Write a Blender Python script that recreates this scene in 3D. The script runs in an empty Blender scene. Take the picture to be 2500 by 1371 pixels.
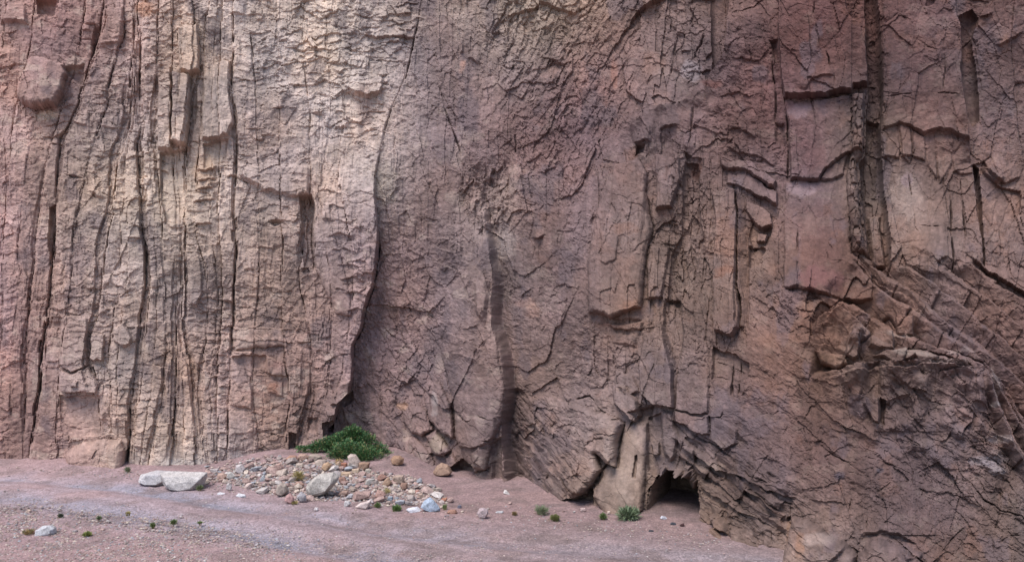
import bpy, bmesh, math, random
import numpy as np
from mathutils import Vector, noise as mnoise

random.seed(7)
RNG = np.random.default_rng(11)
SC = bpy.context.scene
COL = SC.collection

# ------------------------------------------------------------------ camera, sky, sun, exposure
F, CX, HOR, CAMH = 2000.0, 1250.0, 760.0, 3.2      # focal length and horizon in photograph pixels, eye height in metres
cam_data = bpy.data.cameras.new("camera")
cam_data.sensor_width = 36.0
cam_data.lens = 36.0 * F / 2500.0
cam_data.shift_y = (HOR - 685.5) / 2500.0
cam_data.clip_end = 2000.0
cam = bpy.data.objects.new("camera", cam_data)
cam.location = (0, 0, CAMH)
cam.rotation_euler = (math.radians(90), 0, 0)
COL.objects.link(cam)
SC.camera = cam

SUN_EL, SUN_AZ = 61.0, 214.0       # azimuth measured clockwise from +Y: behind the camera, to its left
world = bpy.data.worlds.new("World")
SC.world = world
world.use_nodes = True
wn = world.node_tree
wn.nodes.clear()
sky = wn.nodes.new("ShaderNodeTexSky")
sky.sky_type = 'NISHITA'
sky.sun_disc = False
sky.sun_elevation = math.radians(SUN_EL)
sky.sun_rotation = math.radians(SUN_AZ)
bg = wn.nodes.new("ShaderNodeBackground")
bg.inputs["Strength"].default_value = 0.13
wo = wn.nodes.new("ShaderNodeOutputWorld")
wn.links.new(sky.outputs[0], bg.inputs[0])
wn.links.new(bg.outputs[0], wo.inputs[0])

sd = bpy.data.lights.new("sun", 'SUN')
sd.energy = 2.3
sd.angle = math.radians(34)
sd.color = (1.0, 0.95, 0.90)
sun = bpy.data.objects.new("sun", sd)
az, el = math.radians(SUN_AZ), math.radians(SUN_EL)
d = Vector((math.sin(az) * math.cos(el), math.cos(az) * math.cos(el), math.sin(el)))
sun.rotation_euler = d.to_track_quat('Z', 'Y').to_euler()
sun.location = d * 60
COL.objects.link(sun)

SC.view_settings.view_transform = 'Standard'
SC.view_settings.look = 'None'
SC.view_settings.gamma = 1.0
SC.view_settings.use_curve_mapping = False
SC.view_settings.exposure = 0.86

# ------------------------------------------------------------------ small helpers
def lin(c):
    c = np.asarray(c, float) / 255.0
    return np.where(c <= 0.04045, c / 12.92, ((c + 0.055) / 1.055) ** 2.4)

def hsh(ix, iy, s):
    h = (ix.astype(np.int64) * 374761393 + iy.astype(np.int64) * 668265263 + s * 1274126177) & 0xFFFFFFFF
    h = ((h ^ (h >> 13)) * 1274126177) & 0xFFFFFFFF
    h = ((h ^ (h >> 16)) * 2246822519) & 0xFFFFFFFF
    return ((h ^ (h >> 15)) & 0xFFFFFF) / float(0xFFFFFF)

def vnoise(x, y, s=0):
    ix, iy = np.floor(x), np.floor(y)
    fx, fy = x - ix, y - iy
    fx = fx * fx * fx * (fx * (fx * 6 - 15) + 10)
    fy = fy * fy * fy * (fy * (fy * 6 - 15) + 10)
    a, b = hsh(ix, iy, s), hsh(ix + 1, iy, s)
    c, e = hsh(ix, iy + 1, s), hsh(ix + 1, iy + 1, s)
    return (a + (b - a) * fx) * (1 - fy) + (c + (e - c) * fx) * fy * 1.0 - 0.5

def fbm(x, y, s=0, o=4, g=0.5):
    t, a = 0, 1.0
    for k in range(o):
        t = t + a * vnoise(x * 2 ** k + 17.3 * k, y * 2 ** k - 9.1 * k, s + 31 * k)
        a *= g
    return t

def cells(x, y, s=0, jit=0.9):
    """nearest feature point: (id, dx, dy, edge distance)"""
    ix, iy = np.floor(x), np.floor(y)
    f1 = np.full(x.shape, 9e9); f2 = np.full(x.shape, 9e9)
    cid = np.zeros(x.shape); cdx = np.zeros(x.shape); cdy = np.zeros(x.shape)
    for ox in (-1, 0, 1):
        for oy in (-1, 0, 1):
            jx, jy = ix + ox, iy + oy
            px = jx + 0.5 + (hsh(jx, jy, s) - 0.5) * jit
            py = jy + 0.5 + (hsh(jx, jy, s + 7) - 0.5) * jit
            dx, dy = x - px, y - py
            dd = dx * dx + dy * dy
            n = dd < f1
            f2 = np.where(n, f1, np.minimum(f2, dd))
            f1 = np.where(n, dd, f1)
            cid = np.where(n, hsh(jx, jy, s + 13), cid)
            cdx = np.where(n, dx, cdx); cdy = np.where(n, dy, cdy)
    return cid, cdx, cdy, np.sqrt(f2) - np.sqrt(f1)

def r01(i, s):
    return hsh(np.floor(np.asarray(i) * 1e6), np.asarray(i) * 0 + 3, s)

def facets(x, y, s, amp, slope, crack=0.0, cw=0.1):
    i, dx, dy, e = cells(x, y, s)
    h = amp * (i - 0.5) + slope * ((r01(i, 1) - 0.5) * dx + (r01(i, 2) - 0.5) * dy)
    if crack:
        h = h - crack * np.exp(-(e / cw) ** 2) * (r01(i, 3) > 0.35)
    return h

def sstep(a, b, x):
    t = np.clip((x - a) / (b - a), 0, 1)
    return t * t * (3 - 2 * t)

# ------------------------------------------------------------------ ground height and pixel -> place
TRACK = [(-24, 16.6), (-9.8, 15.3), (-7.2, 14.5), (-4.9, 13.3), (-2.7, 12.2), (-0.6, 11.2), (1.3, 10.5), (6, 9.0), (20, 5)]
def ground_z(X, Y):
    X = np.asarray(X, float); Y = np.asarray(Y, float)
    px = X / np.maximum(Y, 1.0) * F + CX
    bump = sstep(470, 700, px) * (1 - sstep(960, 1120, px))
    z = 0.30 * bump * sstep(13.9, 17.0, Y)
    z = z + 0.10 * (1 - sstep(200, 420, px)) * sstep(16.1, 17.2, Y)
    z = z + 0.05 * fbm(X * 0.35, Y * 0.35, 5, 3) + 0.03 * fbm(X * 1.6, Y * 1.6, 9, 3) * (Y < 40)
    return z

def on_ground(px, py):
    """point of the ground seen at a pixel of the photograph"""
    D = CAMH * F / max(py - HOR, 60)
    for _ in range(25):
        X = (px - CX) / F * D
        z = float(ground_z(X, D))
        D = 0.5 * D + 0.5 * (CAMH - z) * F / max(py - HOR, 60)
    return Vector(((px - CX) / F * D, D, z))

def at(px, py, D):
    return Vector(((px - CX) / F * D, D, CAMH - (py - HOR) / F * D))

def tag(o, label=None, cat=None, group=None, kind=None):
    if label: o["label"] = label
    if cat: o["category"] = cat
    if group: o["group"] = group
    if kind: o["kind"] = kind
    return o

def mesh_obj(name, me, parent=None):
    o = bpy.data.objects.new(name, me)
    COL.objects.link(o)
    if parent: o.parent = parent
    return o

# ------------------------------------------------------------------ materials
def N(nt, t, **kw):
    n = nt.nodes.new(t)
    for k, v in kw.items():
        setattr(n, k, v)
    return n

def rock_material(name, attr=None, base=(0.3, 0.22, 0.2), rough=0.9, fine=60.0, bump=0.35, dist=0.012, contrast=0.5, speck=0.0):
    m = bpy.data.materials.new(name)
    m.use_nodes = True
    nt = m.node_tree
    nt.nodes.clear()
    L = nt.links.new
    out = N(nt, "ShaderNodeOutputMaterial")
    bs = N(nt, "ShaderNodeBsdfPrincipled")
    bs.inputs["Roughness"].default_value = rough
    bs.inputs["Specular IOR Level"].default_value = 0.25
    geo = N(nt, "ShaderNodeNewGeometry")
    n1 = N(nt, "ShaderNodeTexNoise"); n1.inputs["Scale"].default_value = fine * 0.25
    n1.inputs["Detail"].default_value = 6.0; n1.inputs["Roughness"].default_value = 0.7
    n2 = N(nt, "ShaderNodeTexNoise"); n2.inputs["Scale"].default_value = fine
    n2.inputs["Detail"].default_value = 5.0; n2.inputs["Roughness"].default_value = 0.75
    for n in (n1, n2):
        L(geo.outputs["Position"], n.inputs["Vector"])
    add = N(nt, "ShaderNodeMath", operation='ADD')
    L(n1.outputs["Fac"], add.inputs[0]); L(n2.outputs["Fac"], add.inputs[1])
    rmp = N(nt, "ShaderNodeMapRange")
    rmp.inputs["From Min"].default_value = 0.65; rmp.inputs["From Max"].default_value = 1.35
    rmp.inputs["To Min"].default_value = 1.0 - contrast; rmp.inputs["To Max"].default_value = 1.0 + contrast
    L(add.outputs[0], rmp.inputs["Value"])
    mul = N(nt, "ShaderNodeMix", data_type='RGBA', blend_type='MULTIPLY')
    mul.inputs["Factor"].default_value = 1.0
    if attr:
        at_ = N(nt, "ShaderNodeAttribute", attribute_name=attr)
        L(at_.outputs["Color"], mul.inputs["A"])
    else:
        oi = N(nt, "ShaderNodeObjectInfo")
        mul.inputs["A"].default_value = (*base, 1)
        L(oi.outputs["Color"], mul.inputs["A"])
    cmb = N(nt, "ShaderNodeCombineColor")
    for k in range(3):
        L(rmp.outputs[0], cmb.inputs[k])
    L(cmb.outputs[0], mul.inputs["B"])
    last = mul.outputs["Result"]
    if speck:
        vo = N(nt, "ShaderNodeTexVoronoi"); vo.inputs["Scale"].default_value = speck
        L(geo.outputs["Position"], vo.inputs["Vector"])
        hs = N(nt, "ShaderNodeMix", data_type='RGBA', blend_type='OVERLAY')
        hs.inputs["Factor"].default_value = 0.4
        sep = N(nt, "ShaderNodeSeparateColor")
        L(vo.outputs["Color"], sep.inputs[0])
        rm2 = N(nt, "ShaderNodeMapRange")
        rm2.inputs["To Min"].default_value = 0.2; rm2.inputs["To Max"].default_value = 0.8
        L(sep.outputs[0], rm2.inputs["Value"])
        cm2 = N(nt, "ShaderNodeCombineColor")
        for k in range(3): L(rm2.outputs[0], cm2.inputs[k])
        L(last, hs.inputs["A"]); L(cm2.outputs[0], hs.inputs["B"])
        last = hs.outputs["Result"]
    L(last, bs.inputs["Base Color"])
    bp = N(nt, "ShaderNodeBump")
    bp.inputs["Strength"].default_value = bump; bp.inputs["Distance"].default_value = dist
    if speck:
        ad = N(nt, "ShaderNodeMath", operation='SUBTRACT')
        L(add.outputs[0], ad.inputs[0]); L(vo.outputs["Distance"], ad.inputs[1])
        L(ad.outputs[0], bp.inputs["Height"])
    else:
        L(add.outputs[0], bp.inputs["Height"])
    L(bp.outputs[0], bs.inputs["Normal"])
    L(bs.outputs[0], out.inputs[0])
    return m

M_CLIFF = rock_material("cliff_rock", attr="tint", fine=45, bump=0.35, dist=0.015, contrast=0.25)
M_GROUND = rock_material("wadi_gravel", attr="tint", fine=70, bump=0.6, dist=0.02, contrast=0.25, speck=38)
M_STONE = rock_material("stone_surface", fine=42, bump=0.6, dist=0.015, contrast=0.55)
M_PEBBLE = rock_material("pebble_surface", attr="tint", fine=90, bump=0.2, dist=0.01, contrast=0.15)

# ------------------------------------------------------------------ the cliff: one height field over a curved base wall
def axis(parts):
    out = []
    for a, b, s in parts:
        out.append(np.arange(a, b, s))
    return np.concatenate(out)
GX = axis([(-900, -300, 30), (-300, -20, 5), (-20, 2520, 2.1), (2520, 2800, 5), (2800, 3300, 30)])
GY = axis([(-2600, -500, 60), (-500, -200, 20), (-200, -20, 6), (-20, 1385, 2.1), (1385, 1600, 12)])
PX, PY = np.meshgrid(GX, GY)
NYG, NXG = PX.shape

# base wall: distance from the camera at control pixels, thin-plate interpolation
BASE = [(-300, 1130, 17.3), (0, 1130, 17.3), (300, 1142, 16.9), (600, 1130, 17.1), (830, 1100, 17.4), (1000, 1132, 17.0), (1120, 1152, 16.3), (1240, 1168, 15.8),
        (1330, 1200, 14.7), (1400, 1228, 13.8), (1500, 1240, 13.35), (1590, 1250, 13.1), (1700, 1262, 12.75), (1745, 1302, 11.8), (1900, 1342, 11.0), (2010, 1380, 10.4), (2200, 1380, 9.9), (2500, 1380, 9.5), (2900, 1380, 9.2),
        (-300, 600, 17.5), (0, 600, 17.5), (400, 600, 17.2), (800, 700, 17.5), (930, 750, 17.5), (1220, 700, 16.6), (1450, 700, 15.0), (1700, 700, 14.2), (1900, 700, 13.1), (2100, 680, 12.8), (2300, 560, 13.2), (2500, 560, 13.1), (2300, 700, 12.35), (2500, 700, 12.25), (2900, 640, 12.6),
        (2000, 900, 11.9), (2200, 890, 11.5), (2400, 960, 11.0), (2500, 1060, 10.6), (2900, 1000, 10.4), (2250, 1150, 10.7), (1850, 1050, 12.2), (1600, 1000, 13.7), (2500, 850, 11.5),
        (-300, 0, 18.0), (0, 0, 18.0), (400, 0, 17.7), (800, 0, 18.0), (1200, 0, 17.8), (1500, 0, 16.8), (1800, 0, 15.4), (2000, 0, 14.4), (2300, 0, 14.2), (2500, 0, 14.0), (2900, 0, 14.0),
        (-300, -700, 18.8), (600, -700, 18.6), (1500, -700, 17.6), (2500, -700, 14.8), (-800, -2500, 21), (1250, -2500, 20), (3200, -2500, 17), (-800, 1200, 17.2), (3200, 1200, 9.4), (300, 1600, 17), (1500, 1600, 12.6), (2600, 1600, 9)]
def tps(ctrl, vals, qx, qy, lam=0.0):
    c = np.array(ctrl, float) / 1000.0
    n = len(c)
    def ker(d2):
        return np.where(d2 > 1e-12, d2 * np.log(np.maximum(d2, 1e-12)), 0.0)
    d2 = ((c[:, None, :] - c[None, :, :]) ** 2).sum(-1)
    A = np.zeros((n + 3, n + 3))
    A[:n, :n] = ker(d2) + lam * np.eye(n)
    A[:n, n] = 1; A[:n, n + 1:] = c
    A[n, :n] = 1; A[n + 1:, :n] = c.T
    b = np.zeros((n + 3, vals.shape[1])); b[:n] = vals
    w = np.linalg.solve(A, b)
    qx = qx / 1000.0; qy = qy / 1000.0
    out = w[n] + qx[..., None] * w[n + 1] + qy[..., None] * w[n + 2]
    for i in range(n):
        k = ker((qx - c[i, 0]) ** 2 + (qy - c[i, 1]) ** 2)
        out = out + k[..., None] * w[i]
    return out
cs = np.linspace(-900, 3300, 121); rs = np.linspace(-2650, 1620, 121)
qx, qy = np.meshgrid(cs, rs)
coarse = tps([(a, b) for a, b, _ in BASE], np.array([[v] for _, _, v in BASE]), qx, qy, 0.002)[..., 0]
def bilerp(g, X, Y):
    fx = np.clip((X - cs[0]) / (cs[1] - cs[0]), 0, len(cs) - 1.001); fy = np.clip((Y - rs[0]) / (rs[1] - rs[0]), 0, len(rs) - 1.001)
    i = fx.astype(int); j = fy.astype(int); fx = fx - i; fy = fy - j
    fx = fx * fx * (3 - 2 * fx) * 0.15 + fx * 0.85; fy = fy * fy * (3 - 2 * fy) * 0.15 + fy * 0.85
    return (g[j, i] * (1 - fx) + g[j, i + 1] * fx) * (1 - fy) + (g[j + 1, i] * (1 - fx) + g[j + 1, i + 1] * fx) * fy
def base_depth(x, y):
    return bilerp(coarse, x, y)

# irregular edges: every feature is drawn in warped coordinates
WX = PX + 6 * fbm(PX / 80, PY / 110, 101, 2) + 3.0 * fbm(PX / 14, PY / 26, 103, 3)
WY = PY + 9 * fbm(PX / 80, PY / 70, 102, 2) + 6.0 * fbm(PX / 18, PY / 16, 104, 3)
VX = PX + 6 * fbm(PX / 80, PY / 110, 101, 2) + 2.0 * fbm(PX / 20, PY / 45, 105, 2)
VY = PY + 9 * fbm(PX / 80, PY / 70, 102, 2) + 4.0 * fbm(PX / 22, PY / 22, 106, 2)
H = np.zeros_like(PX)      # blocks, steps and cracks
HT = np.zeros_like(PX)     # beds and grain
LAB = np.zeros(PX.shape, np.int32)
LABNAMES = {}
def new_label(nm):
    LABNAMES[len(LABNAMES) + 1] = nm
    return len(LABNAMES)

def win(pts, pad):
    xs = [p[0] for p in pts]; ys = [p[1] for p in pts]
    i0, i1 = np.searchsorted(GX, [min(xs) - pad, max(xs) + pad])
    j0, j1 = np.searchsorted(GY, [min(ys) - pad, max(ys) + pad])
    return slice(j0, j1), slice(i0, i1)

def polydist(x, y, pts, closed=False):
    """distance, signed side (positive right of the direction of travel), position along, total length"""
    best = np.full(x.shape, 9e9); side = np.zeros(x.shape); pos = np.zeros(x.shape)
    seg = list(zip(pts, pts[1:] + ([pts[0]] if closed else [])))
    if not closed: seg = list(zip(pts[:-1], pts[1:]))
    acc = 0.0
    for (ax, ay), (bx, by) in seg:
        vx, vy = bx - ax, by - ay
        l2 = vx * vx + vy * vy + 1e-9
        t = np.clip(((x - ax) * vx + (y - ay) * vy) / l2, 0, 1)
        dx, dy = x - ax - t * vx, y - ay - t * vy
        d = dx * dx + dy * dy
        n = d < best
        best = np.where(n, d, best)
        side = np.where(n, np.sign(vx * (y - ay) - vy * (x - ax)), side)
        pos = np.where(n, acc + t * math.sqrt(l2), pos)
        acc += math.sqrt(l2)
    return np.sqrt(best), side, pos, acc

def inside(x, y, pts):
    r = np.zeros(x.shape, bool)
    n = len(pts)
    for i in range(n):
        (ax, ay), (bx, by) = pts[i], pts[(i + 1) % n]
        if ay == by: continue
        c = (ay > y) != (by > y)
        r ^= c & (x < (bx - ax) * (y - ay) / (by - ay) + ax)
    return r

def soft(pts, w):
    """0..1 mask of a region with a blurred border"""
    m = np.zeros_like(PX)
    s = win(pts, w * 2)
    x, y = WX[s], WY[s]
    d, _, _, _ = polydist(x, y, pts, True)
    sd = np.where(inside(x, y, pts), d, -d)
    m[s] = sstep(-w, w, sd)
    return m

def poly(pts, h, bev=3, tx=0.0, ty=0.0, name=None, rim=0.0, dome=0.0, flat=0.6, wide=0):
    """raise (or sink) a block; tx, ty tilt its face in metres per 100 px"""
    s = win(pts, 30)
    x, y = WX[s], WY[s]
    if wide:
        bev = wide; x, y = VX[s], VY[s]
    if h < -0.16:
        bev = max(bev, -h * 40); x, y = VX[s], VY[s]
    ins = inside(x, y, pts)
    d, _, _, _ = polydist(x, y, pts, True)
    cx = sum(p[0] for p in pts) / len(pts); cy = sum(p[1] for p in pts) / len(pts)
    k = np.where(ins, np.clip((d + 0.8) / bev, 0, 1), 0)
    k = np.sqrt(np.clip(1 - (1 - k) ** 2, 0, 1)) if bev > 8 else k
    H[s] += k * (h + tx * (x - cx) / 100 + ty * (y - cy) / 100 + dome * np.clip(d / 60, 0, 1))
    HT[s] *= 1 - (1 - flat) * k
    if rim:
        H[s] -= rim * np.exp(-(d / 2.2) ** 2)
    if name:
        l = new_label(name)
        LAB[s] = np.where(ins, l, LAB[s])

def crack(pts, w=3.0, d=0.12, var=0.7):
    s = win(pts, w * 4 + 10)
    x, y = WX[s], WY[s]
    di, _, p, L = polydist(x, y, pts)
    w = w * (0.8 if pts[0][0] < 1240 else 0.66)
    m = 0.5 + vnoise(p / 23.0, p * 0 + pts[0][0] * 0.37, 5) * 2 * var
    m = np.clip(m + 0.05, 0.0, 1.1) * np.clip(0.65 + 1.7 * vnoise(p / 130.0, p * 0 + pts[-1][0] * 0.21, 6), 0.15, 1.15)
    e = np.clip(np.minimum(p, L - p) / 25 + 0.3, 0, 1)
    H[s] -= d * m * e * np.exp(-(di / (w * (0.5 + 0.5 * m))) ** 2)

def step(pts, h, fall=60, side=1, endfade=18):
    """a break in the wall: the given side of the line stands out by h and dies away over 'fall' px"""
    pad = fall * 2.5
    s = win(pts, pad)
    x, y = WX[s], WY[s]
    di, sg, p, L = polydist(x, y, pts)
    e = np.clip(np.minimum(p, L - p) / max(endfade, 0.45 * min(fall, 120)), 0, 1)
    m = 0.9 + 0.7 * vnoise(x / 30, y / 30 + pts[0][1] * 0.31, 8)     # varies with place, so nothing tears far from the line
    H[s] += np.where(sg == side, 1, 0) * h * m * e * np.exp(-di / fall) * np.clip((di + 0.5) / 2.5, 0, 1)

# --- guide lines of the upright beds on the left, from the photograph: x at increasing y
GUIDES = [
    [(-420, -600), (-430, 0), (-440, 600), (-450, 1250)],
    [(-160, -600), (-150, 0), (-170, 500), (-180, 1250)],
    [(110, -600), (88, 0), (79, 87), (63, 160), (40, 260), (20, 420), (8, 600), (6, 810), (0, 870), (-10, 1250)],
    [(235, -600), (210, 0), (200, 73), (175, 180), (140, 290), (112, 400), (100, 480), (85, 600), (70, 760), (58, 868), (60, 970), (55, 1070), (52, 1250)],
    [(275, -600), (254, 0), (248, 58), (225, 131), (210, 175), (190, 248), (166, 303), (146, 335), (140, 394), (134, 517), (125, 604), (120, 692), (115, 779), (106, 809), (99, 853), (90, 955), (76, 1072), (70, 1115), (66, 1250)],
    [(322, -600), (303, 0), (300, 73), (280, 146), (264, 204), (258, 262), (232, 340), (205, 430), (180, 560), (170, 700), (160, 800), (146, 880), (140, 960), (135, 1060), (146, 1250)],
    [(338, -600), (326, 0), (322, 100), (318, 200), (318, 292), (300, 350), (287, 394), (278, 473), (273, 517), (262, 563), (254, 627), (249, 692), (239, 765), (225, 824), (217, 882), (240, 960), (245, 1050), (246, 1250)],
    [(345, -600), (335, 30), (338, 117), (340, 219), (344, 306), (335, 350), (338, 420), (344, 482), (341, 531), (350, 590), (354, 648), (353, 706), (341, 765), (340, 809), (335, 868), (327, 926), (316, 999), (314, 1057), (309, 1142), (306, 1250)],
    [(395, -600), (386, 0), (380, 160), (379, 262), (374, 321), (379, 379), (384, 440), (389, 496), (396, 600), (402, 700), (404, 800), (404, 868), (400, 911), (395, 984), (380, 1040), (370, 1072), (363, 1130), (360, 1250)],
    [(425, -600), (420, 0), (418, 160), (417, 300), (420, 400), (425, 480), (430, 570), (437, 619), (434, 662), (432, 721), (429, 800), (429, 868), (427, 984), (420, 1072), (418, 1130), (416, 1250)],
    [(492, -600), (484, 0), (484, 58), (490, 146), (470, 230), (461, 292), (453, 350), (451, 400), (452, 487), (458, 560), (452, 604), (454, 721), (448, 795), (458, 858), (470, 882), (475, 926), (490, 1030), (494, 1130), (496, 1250)],
    [(525, -600), (512, 0), (500, 100), (496, 200), (490, 300), (484, 400), (476, 487), (482, 590), (504, 662), (508, 750), (504, 838), (490, 900), (489, 960), (498, 1043), (508, 1130), (510, 1250)],
    [(575, -600), (570, 0), (568, 146), (562, 233), (572, 292), (575, 400), (572, 458), (572, 546), (577, 604), (571, 692), (568, 800), (565, 868), (559, 970), (555, 1057), (553, 1115), (550, 1250)],
    [(620, -600), (612, 0), (612, 60), (619, 160), (625, 260), (630, 400), (632, 600), (625, 780), (616, 897), (618, 984), (625, 1043), (638, 1115), (640, 1250)],
    [(680, -600), (676, 0), (680, 200), (684, 400), (690, 600), (690, 750), (696, 868), (704, 926), (707, 984), (696, 1043), (701, 1101), (703, 1250)],
    [(752, -600), (747, 0), (742, 58), (739, 131), (745, 175), (756, 277), (755, 379), (759, 415), (757, 473), (740, 502), (734, 575), (739, 633), (729, 663), (733, 706), (742, 750), (753, 800), (759, 868), (759, 926), (756, 970), (738, 1043), (721, 1095), (715, 1250)],
    [(800, -600), (794, 0), (797, 102), (803, 175), (806, 260), (800, 340), (785, 420), (775, 500), (790, 580), (805, 660), (810, 760), (808, 868), (800, 950), (780, 1030), (765, 1100), (760, 1250)],
    [(880, -600), (868, 0), (860, 100), (852, 200), (835, 330), (822, 420), (838, 500), (860, 600), (865, 700), (850, 800), (838, 900), (822, 980), (800, 1040), (785, 1110), (780, 1250)],
    [(1060, -600), (1030, 0), (1009, 96), (999, 146), (982, 204), (967, 248), (953, 275), (936, 330), (915, 430), (919, 517), (923, 575), (921, 633), (914, 662), (908, 706), (890, 750), (886, 786), (879, 809), (862, 847), (861, 911), (855, 955), (830, 984), (818, 1028), (800, 1051), (795, 1250)],
]
GUIDES.sort(key=lambda g: np.interp(600, [p[1] for p in g], [p[0] for p in g]))
SX = PX + 2.5 * fbm(PX / 90, PY / 150, 201, 2) + 1.3 * fbm(PX / 12, PY / 30, 202, 3) + 6.0 * (hsh(np.floor(PY / 31 + 3 * vnoise(PX / 30, PY / 200, 204)), np.floor(PX / 55), 205) - 0.5)
SY = PY + 10 * fbm(PX / 40, PY / 40, 203, 3)
gx = np.stack([np.interp(GY, [p[1] for p in g], [p[0] for p in g]) for g in GUIDES], 0)     # guide, row
gx = np.maximum.accumulate(gx + np.arange(len(GUIDES))[:, None] * 0.01, axis=0)
A_MASK = np.zeros_like(PX)
BED = np.zeros_like(PX); BEDH = np.zeros_like(PX); BEDID = np.full(PX.shape, -1, int)
EDGE = np.full(PX.shape, 99.0)
THIN = {6, 7, 9, 10, 11}         # intervals of thin laminated beds
nb = 0
BEDNAMES = {}
srow = np.clip(np.searchsorted(GY, SY), 0, NYG - 1)
for i in range(len(GUIDES) - 1):
    lo = gx[i][srow]; hi = gx[i + 1][srow]
    m = (SX >= lo) & (SX < hi)
    w = np.maximum(hi - lo, 1)
    t = np.clip((SX - lo) / w, 0, 0.9999)
    wid = float(np.mean(gx[i + 1] - gx[i]))
    n = max(1, int(round(wid / (19 if i in THIN else 50))))
    cuts = np.concatenate([[0], np.sort((np.arange(1, n) + RNG.uniform(-0.38, 0.38, n - 1)) / n), [1.0001]])
    k = np.clip(np.searchsorted(cuts, t, side='right') - 1, 0, n - 1)
    offs = RNG.uniform(-0.06, 0.06, n) * (0.7 if i in THIN else 1); tilt = RNG.uniform(-0.09, 0.09, n)
    jl = RNG.uniform(60, 200, n); jo = RNG.uniform(0, 100, n)
    f = (t - cuts[k]) / np.maximum(cuts[k + 1] - cuts[k], 1e-4)
    # cross joints split every bed into blocks of uneven length and set-back
    yy = (SY + jo[k] + 14 * vnoise(SX / 18, SY / 60, 44 + i)) / jl[k]
    yy = yy + 0.35 * vnoise(yy * 1.0, k * 3.7 + i, 91)
    jb = np.floor(yy); jf = yy - jb
    blk = hsh(jb, k + 57 * i, 77)
    # a bed stands at its own depth which drifts slowly with height
    drift = 0.10 * vnoise(SY / 170.0, k * 5.3 + i * 11.7, 61)
    hh = offs[k] + drift + tilt[k] * (f - 0.5) + 0.06 * (blk - 0.5) + 0.06 * (hsh(jb, k + 57 * i, 79) - 0.5) * (jf - 0.5)
    de = np.minimum(f * (cuts[k + 1] - cuts[k]), (1 - f) * (cuts[k + 1] - cuts[k])) * w
    dj = np.minimum(jf, 1 - jf) * jl[k]
    seam = 0.5 + vnoise(SY / 45.0, np.round(k + (f > 0.5)) * 7.1 + i * 13, 66) * 2.0
    hh = hh - 0.07 * np.clip(seam - 0.3, 0, 1.0) * np.exp(-(de / 1.7) ** 2)
    hh = hh - 0.02 * np.exp(-(dj / 1.6) ** 2) * (blk > 0.45)
    hh = hh - 0.015 * np.clip(1 - de / 7.0, 0, 1) ** 2
    A_MASK[m] = 1
    BEDH[m] = hh[m]; BED[m] = hsh(k + 57 * i, jb * 0, 5)[m]
    BEDID[m] = (nb + k)[m]
    nb += n
# fade the beds where they die out (top centre is broken rock, below the fold only fine foliation)
fadeA = 1 - 0.55 * soft([(590, -300), (1020, -300), (1000, 150), (930, 330), (880, 420), (600, 420)], 60)
HT += BEDH * A_MASK * fadeA

LNA = [p for p in GUIDES[18]]
LNB = [(1130, -600), (1135, 200), (1150, 420), (1205, 660), (1206, 735), (1208, 790), (1230, 867), (1238, 955), (1234, 1007), (1230, 1072), (1236, 1145), (1240, 1600)]
xa = np.interp(VY, [p[1] for p in LNA], [p[0] for p in LNA]); xb = np.interp(VY, [p[1] for p in LNB], [p[0] for p in LNB])
ta = np.clip((VX - xa) / np.maximum(xb - xa, 1), 0, 1); tb = np.clip((VX - xb) / 230.0, 0, 1)
grow = sstep(330, 760, VY)
form = np.where(VX < xa, 0.16 * np.clip(1 - (xa - VX) / 160, 0, 1), np.where(VX < xb, -0.40 + 0.72 * ta ** 1.3, 0.32 - 0.72 * sstep(-3, 15, VX - xb + 14 * fbm(PX / 90, PY / 130, 371, 2) + 3 * fbm(PX / 18, PY / 40, 372, 2)) + 0.44 * tb ** 0.8))
form = np.where(VX > xb + 230, 0.04 * np.clip(1 - (VX - xb - 230) / 200, 0, 1), form)
H += grow * form
# --- texture of the rock by zone, each with its own grain direction
def zone(pts, w): return soft(pts, w)
def rot(a):
    c, s = math.cos(math.radians(a)), math.sin(math.radians(a))
    return WX * c + WY * s, -WX * s + WY * c         # u along the grain, v across it

# common rough facets
big = facets((WX + 0.25 * WY) / 120, WY / 150, 331, 0.10, 0.26) + facets((WX - 0.35 * WY) / 64, WY / 78, 332, 0.055, 0.15)
med = facets((WX + 0.4 * WY) / 30, WY / 26, 301, 0.030, 0.085) + facets(WX / 14, (WY - 0.3 * WX) / 10, 302, 0.020, 0.050)
fine = facets(PX / 6.5, PY / 5.0, 303, 0.011, 0.018)
LEFT = 1 - sstep(880, 960, PX)
CALM = soft([(1255, 380), (1460, 480), (1430, 900), (1260, 930), (1225, 640)], 50) * 0.5 + soft([(1830, 740), (2050, 900), (2280, 890), (2400, 1000), (2600, 1150), (2600, 1500), (1950, 1500), (1800, 1150)], 60) * 0.85 + soft([(1830, -300), (2700, -300), (2700, 620), (2100, 640), (1900, 720), (1830, 640)], 30) * 0.5 + soft([(1440, 380), (1600, 300), (1830, 430), (1830, 900), (1640, 1000), (1430, 900)], 30) * 0.45 + soft([(940, -200), (1220, -200), (1240, 400), (1215, 640), (1080, 640), (910, 740), (930, 400)], 40) * 0.5
HT += big * (0.35 * LEFT + 0.85 * (1 - LEFT)) * (1 - CALM) + (med * 0.75 * (1 - 0.6 * CALM) + fine * 0.7) * (0.45 + 0.9 * np.clip(0.5 + 1.6 * fbm(PX / 120, PY / 120, 310, 2), 0, 1))
LAY = soft([(1800, 760), (2050, 930), (2280, 900), (2420, 1030), (2600, 1200), (2600, 1500), (1980, 1500), (1800, 1100)], 60)
lu, lv = WX * math.cos(math.radians(34)) + WY * math.sin(math.radians(34)), -WX * math.sin(math.radians(34)) + WY * math.cos(math.radians(34))
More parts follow.
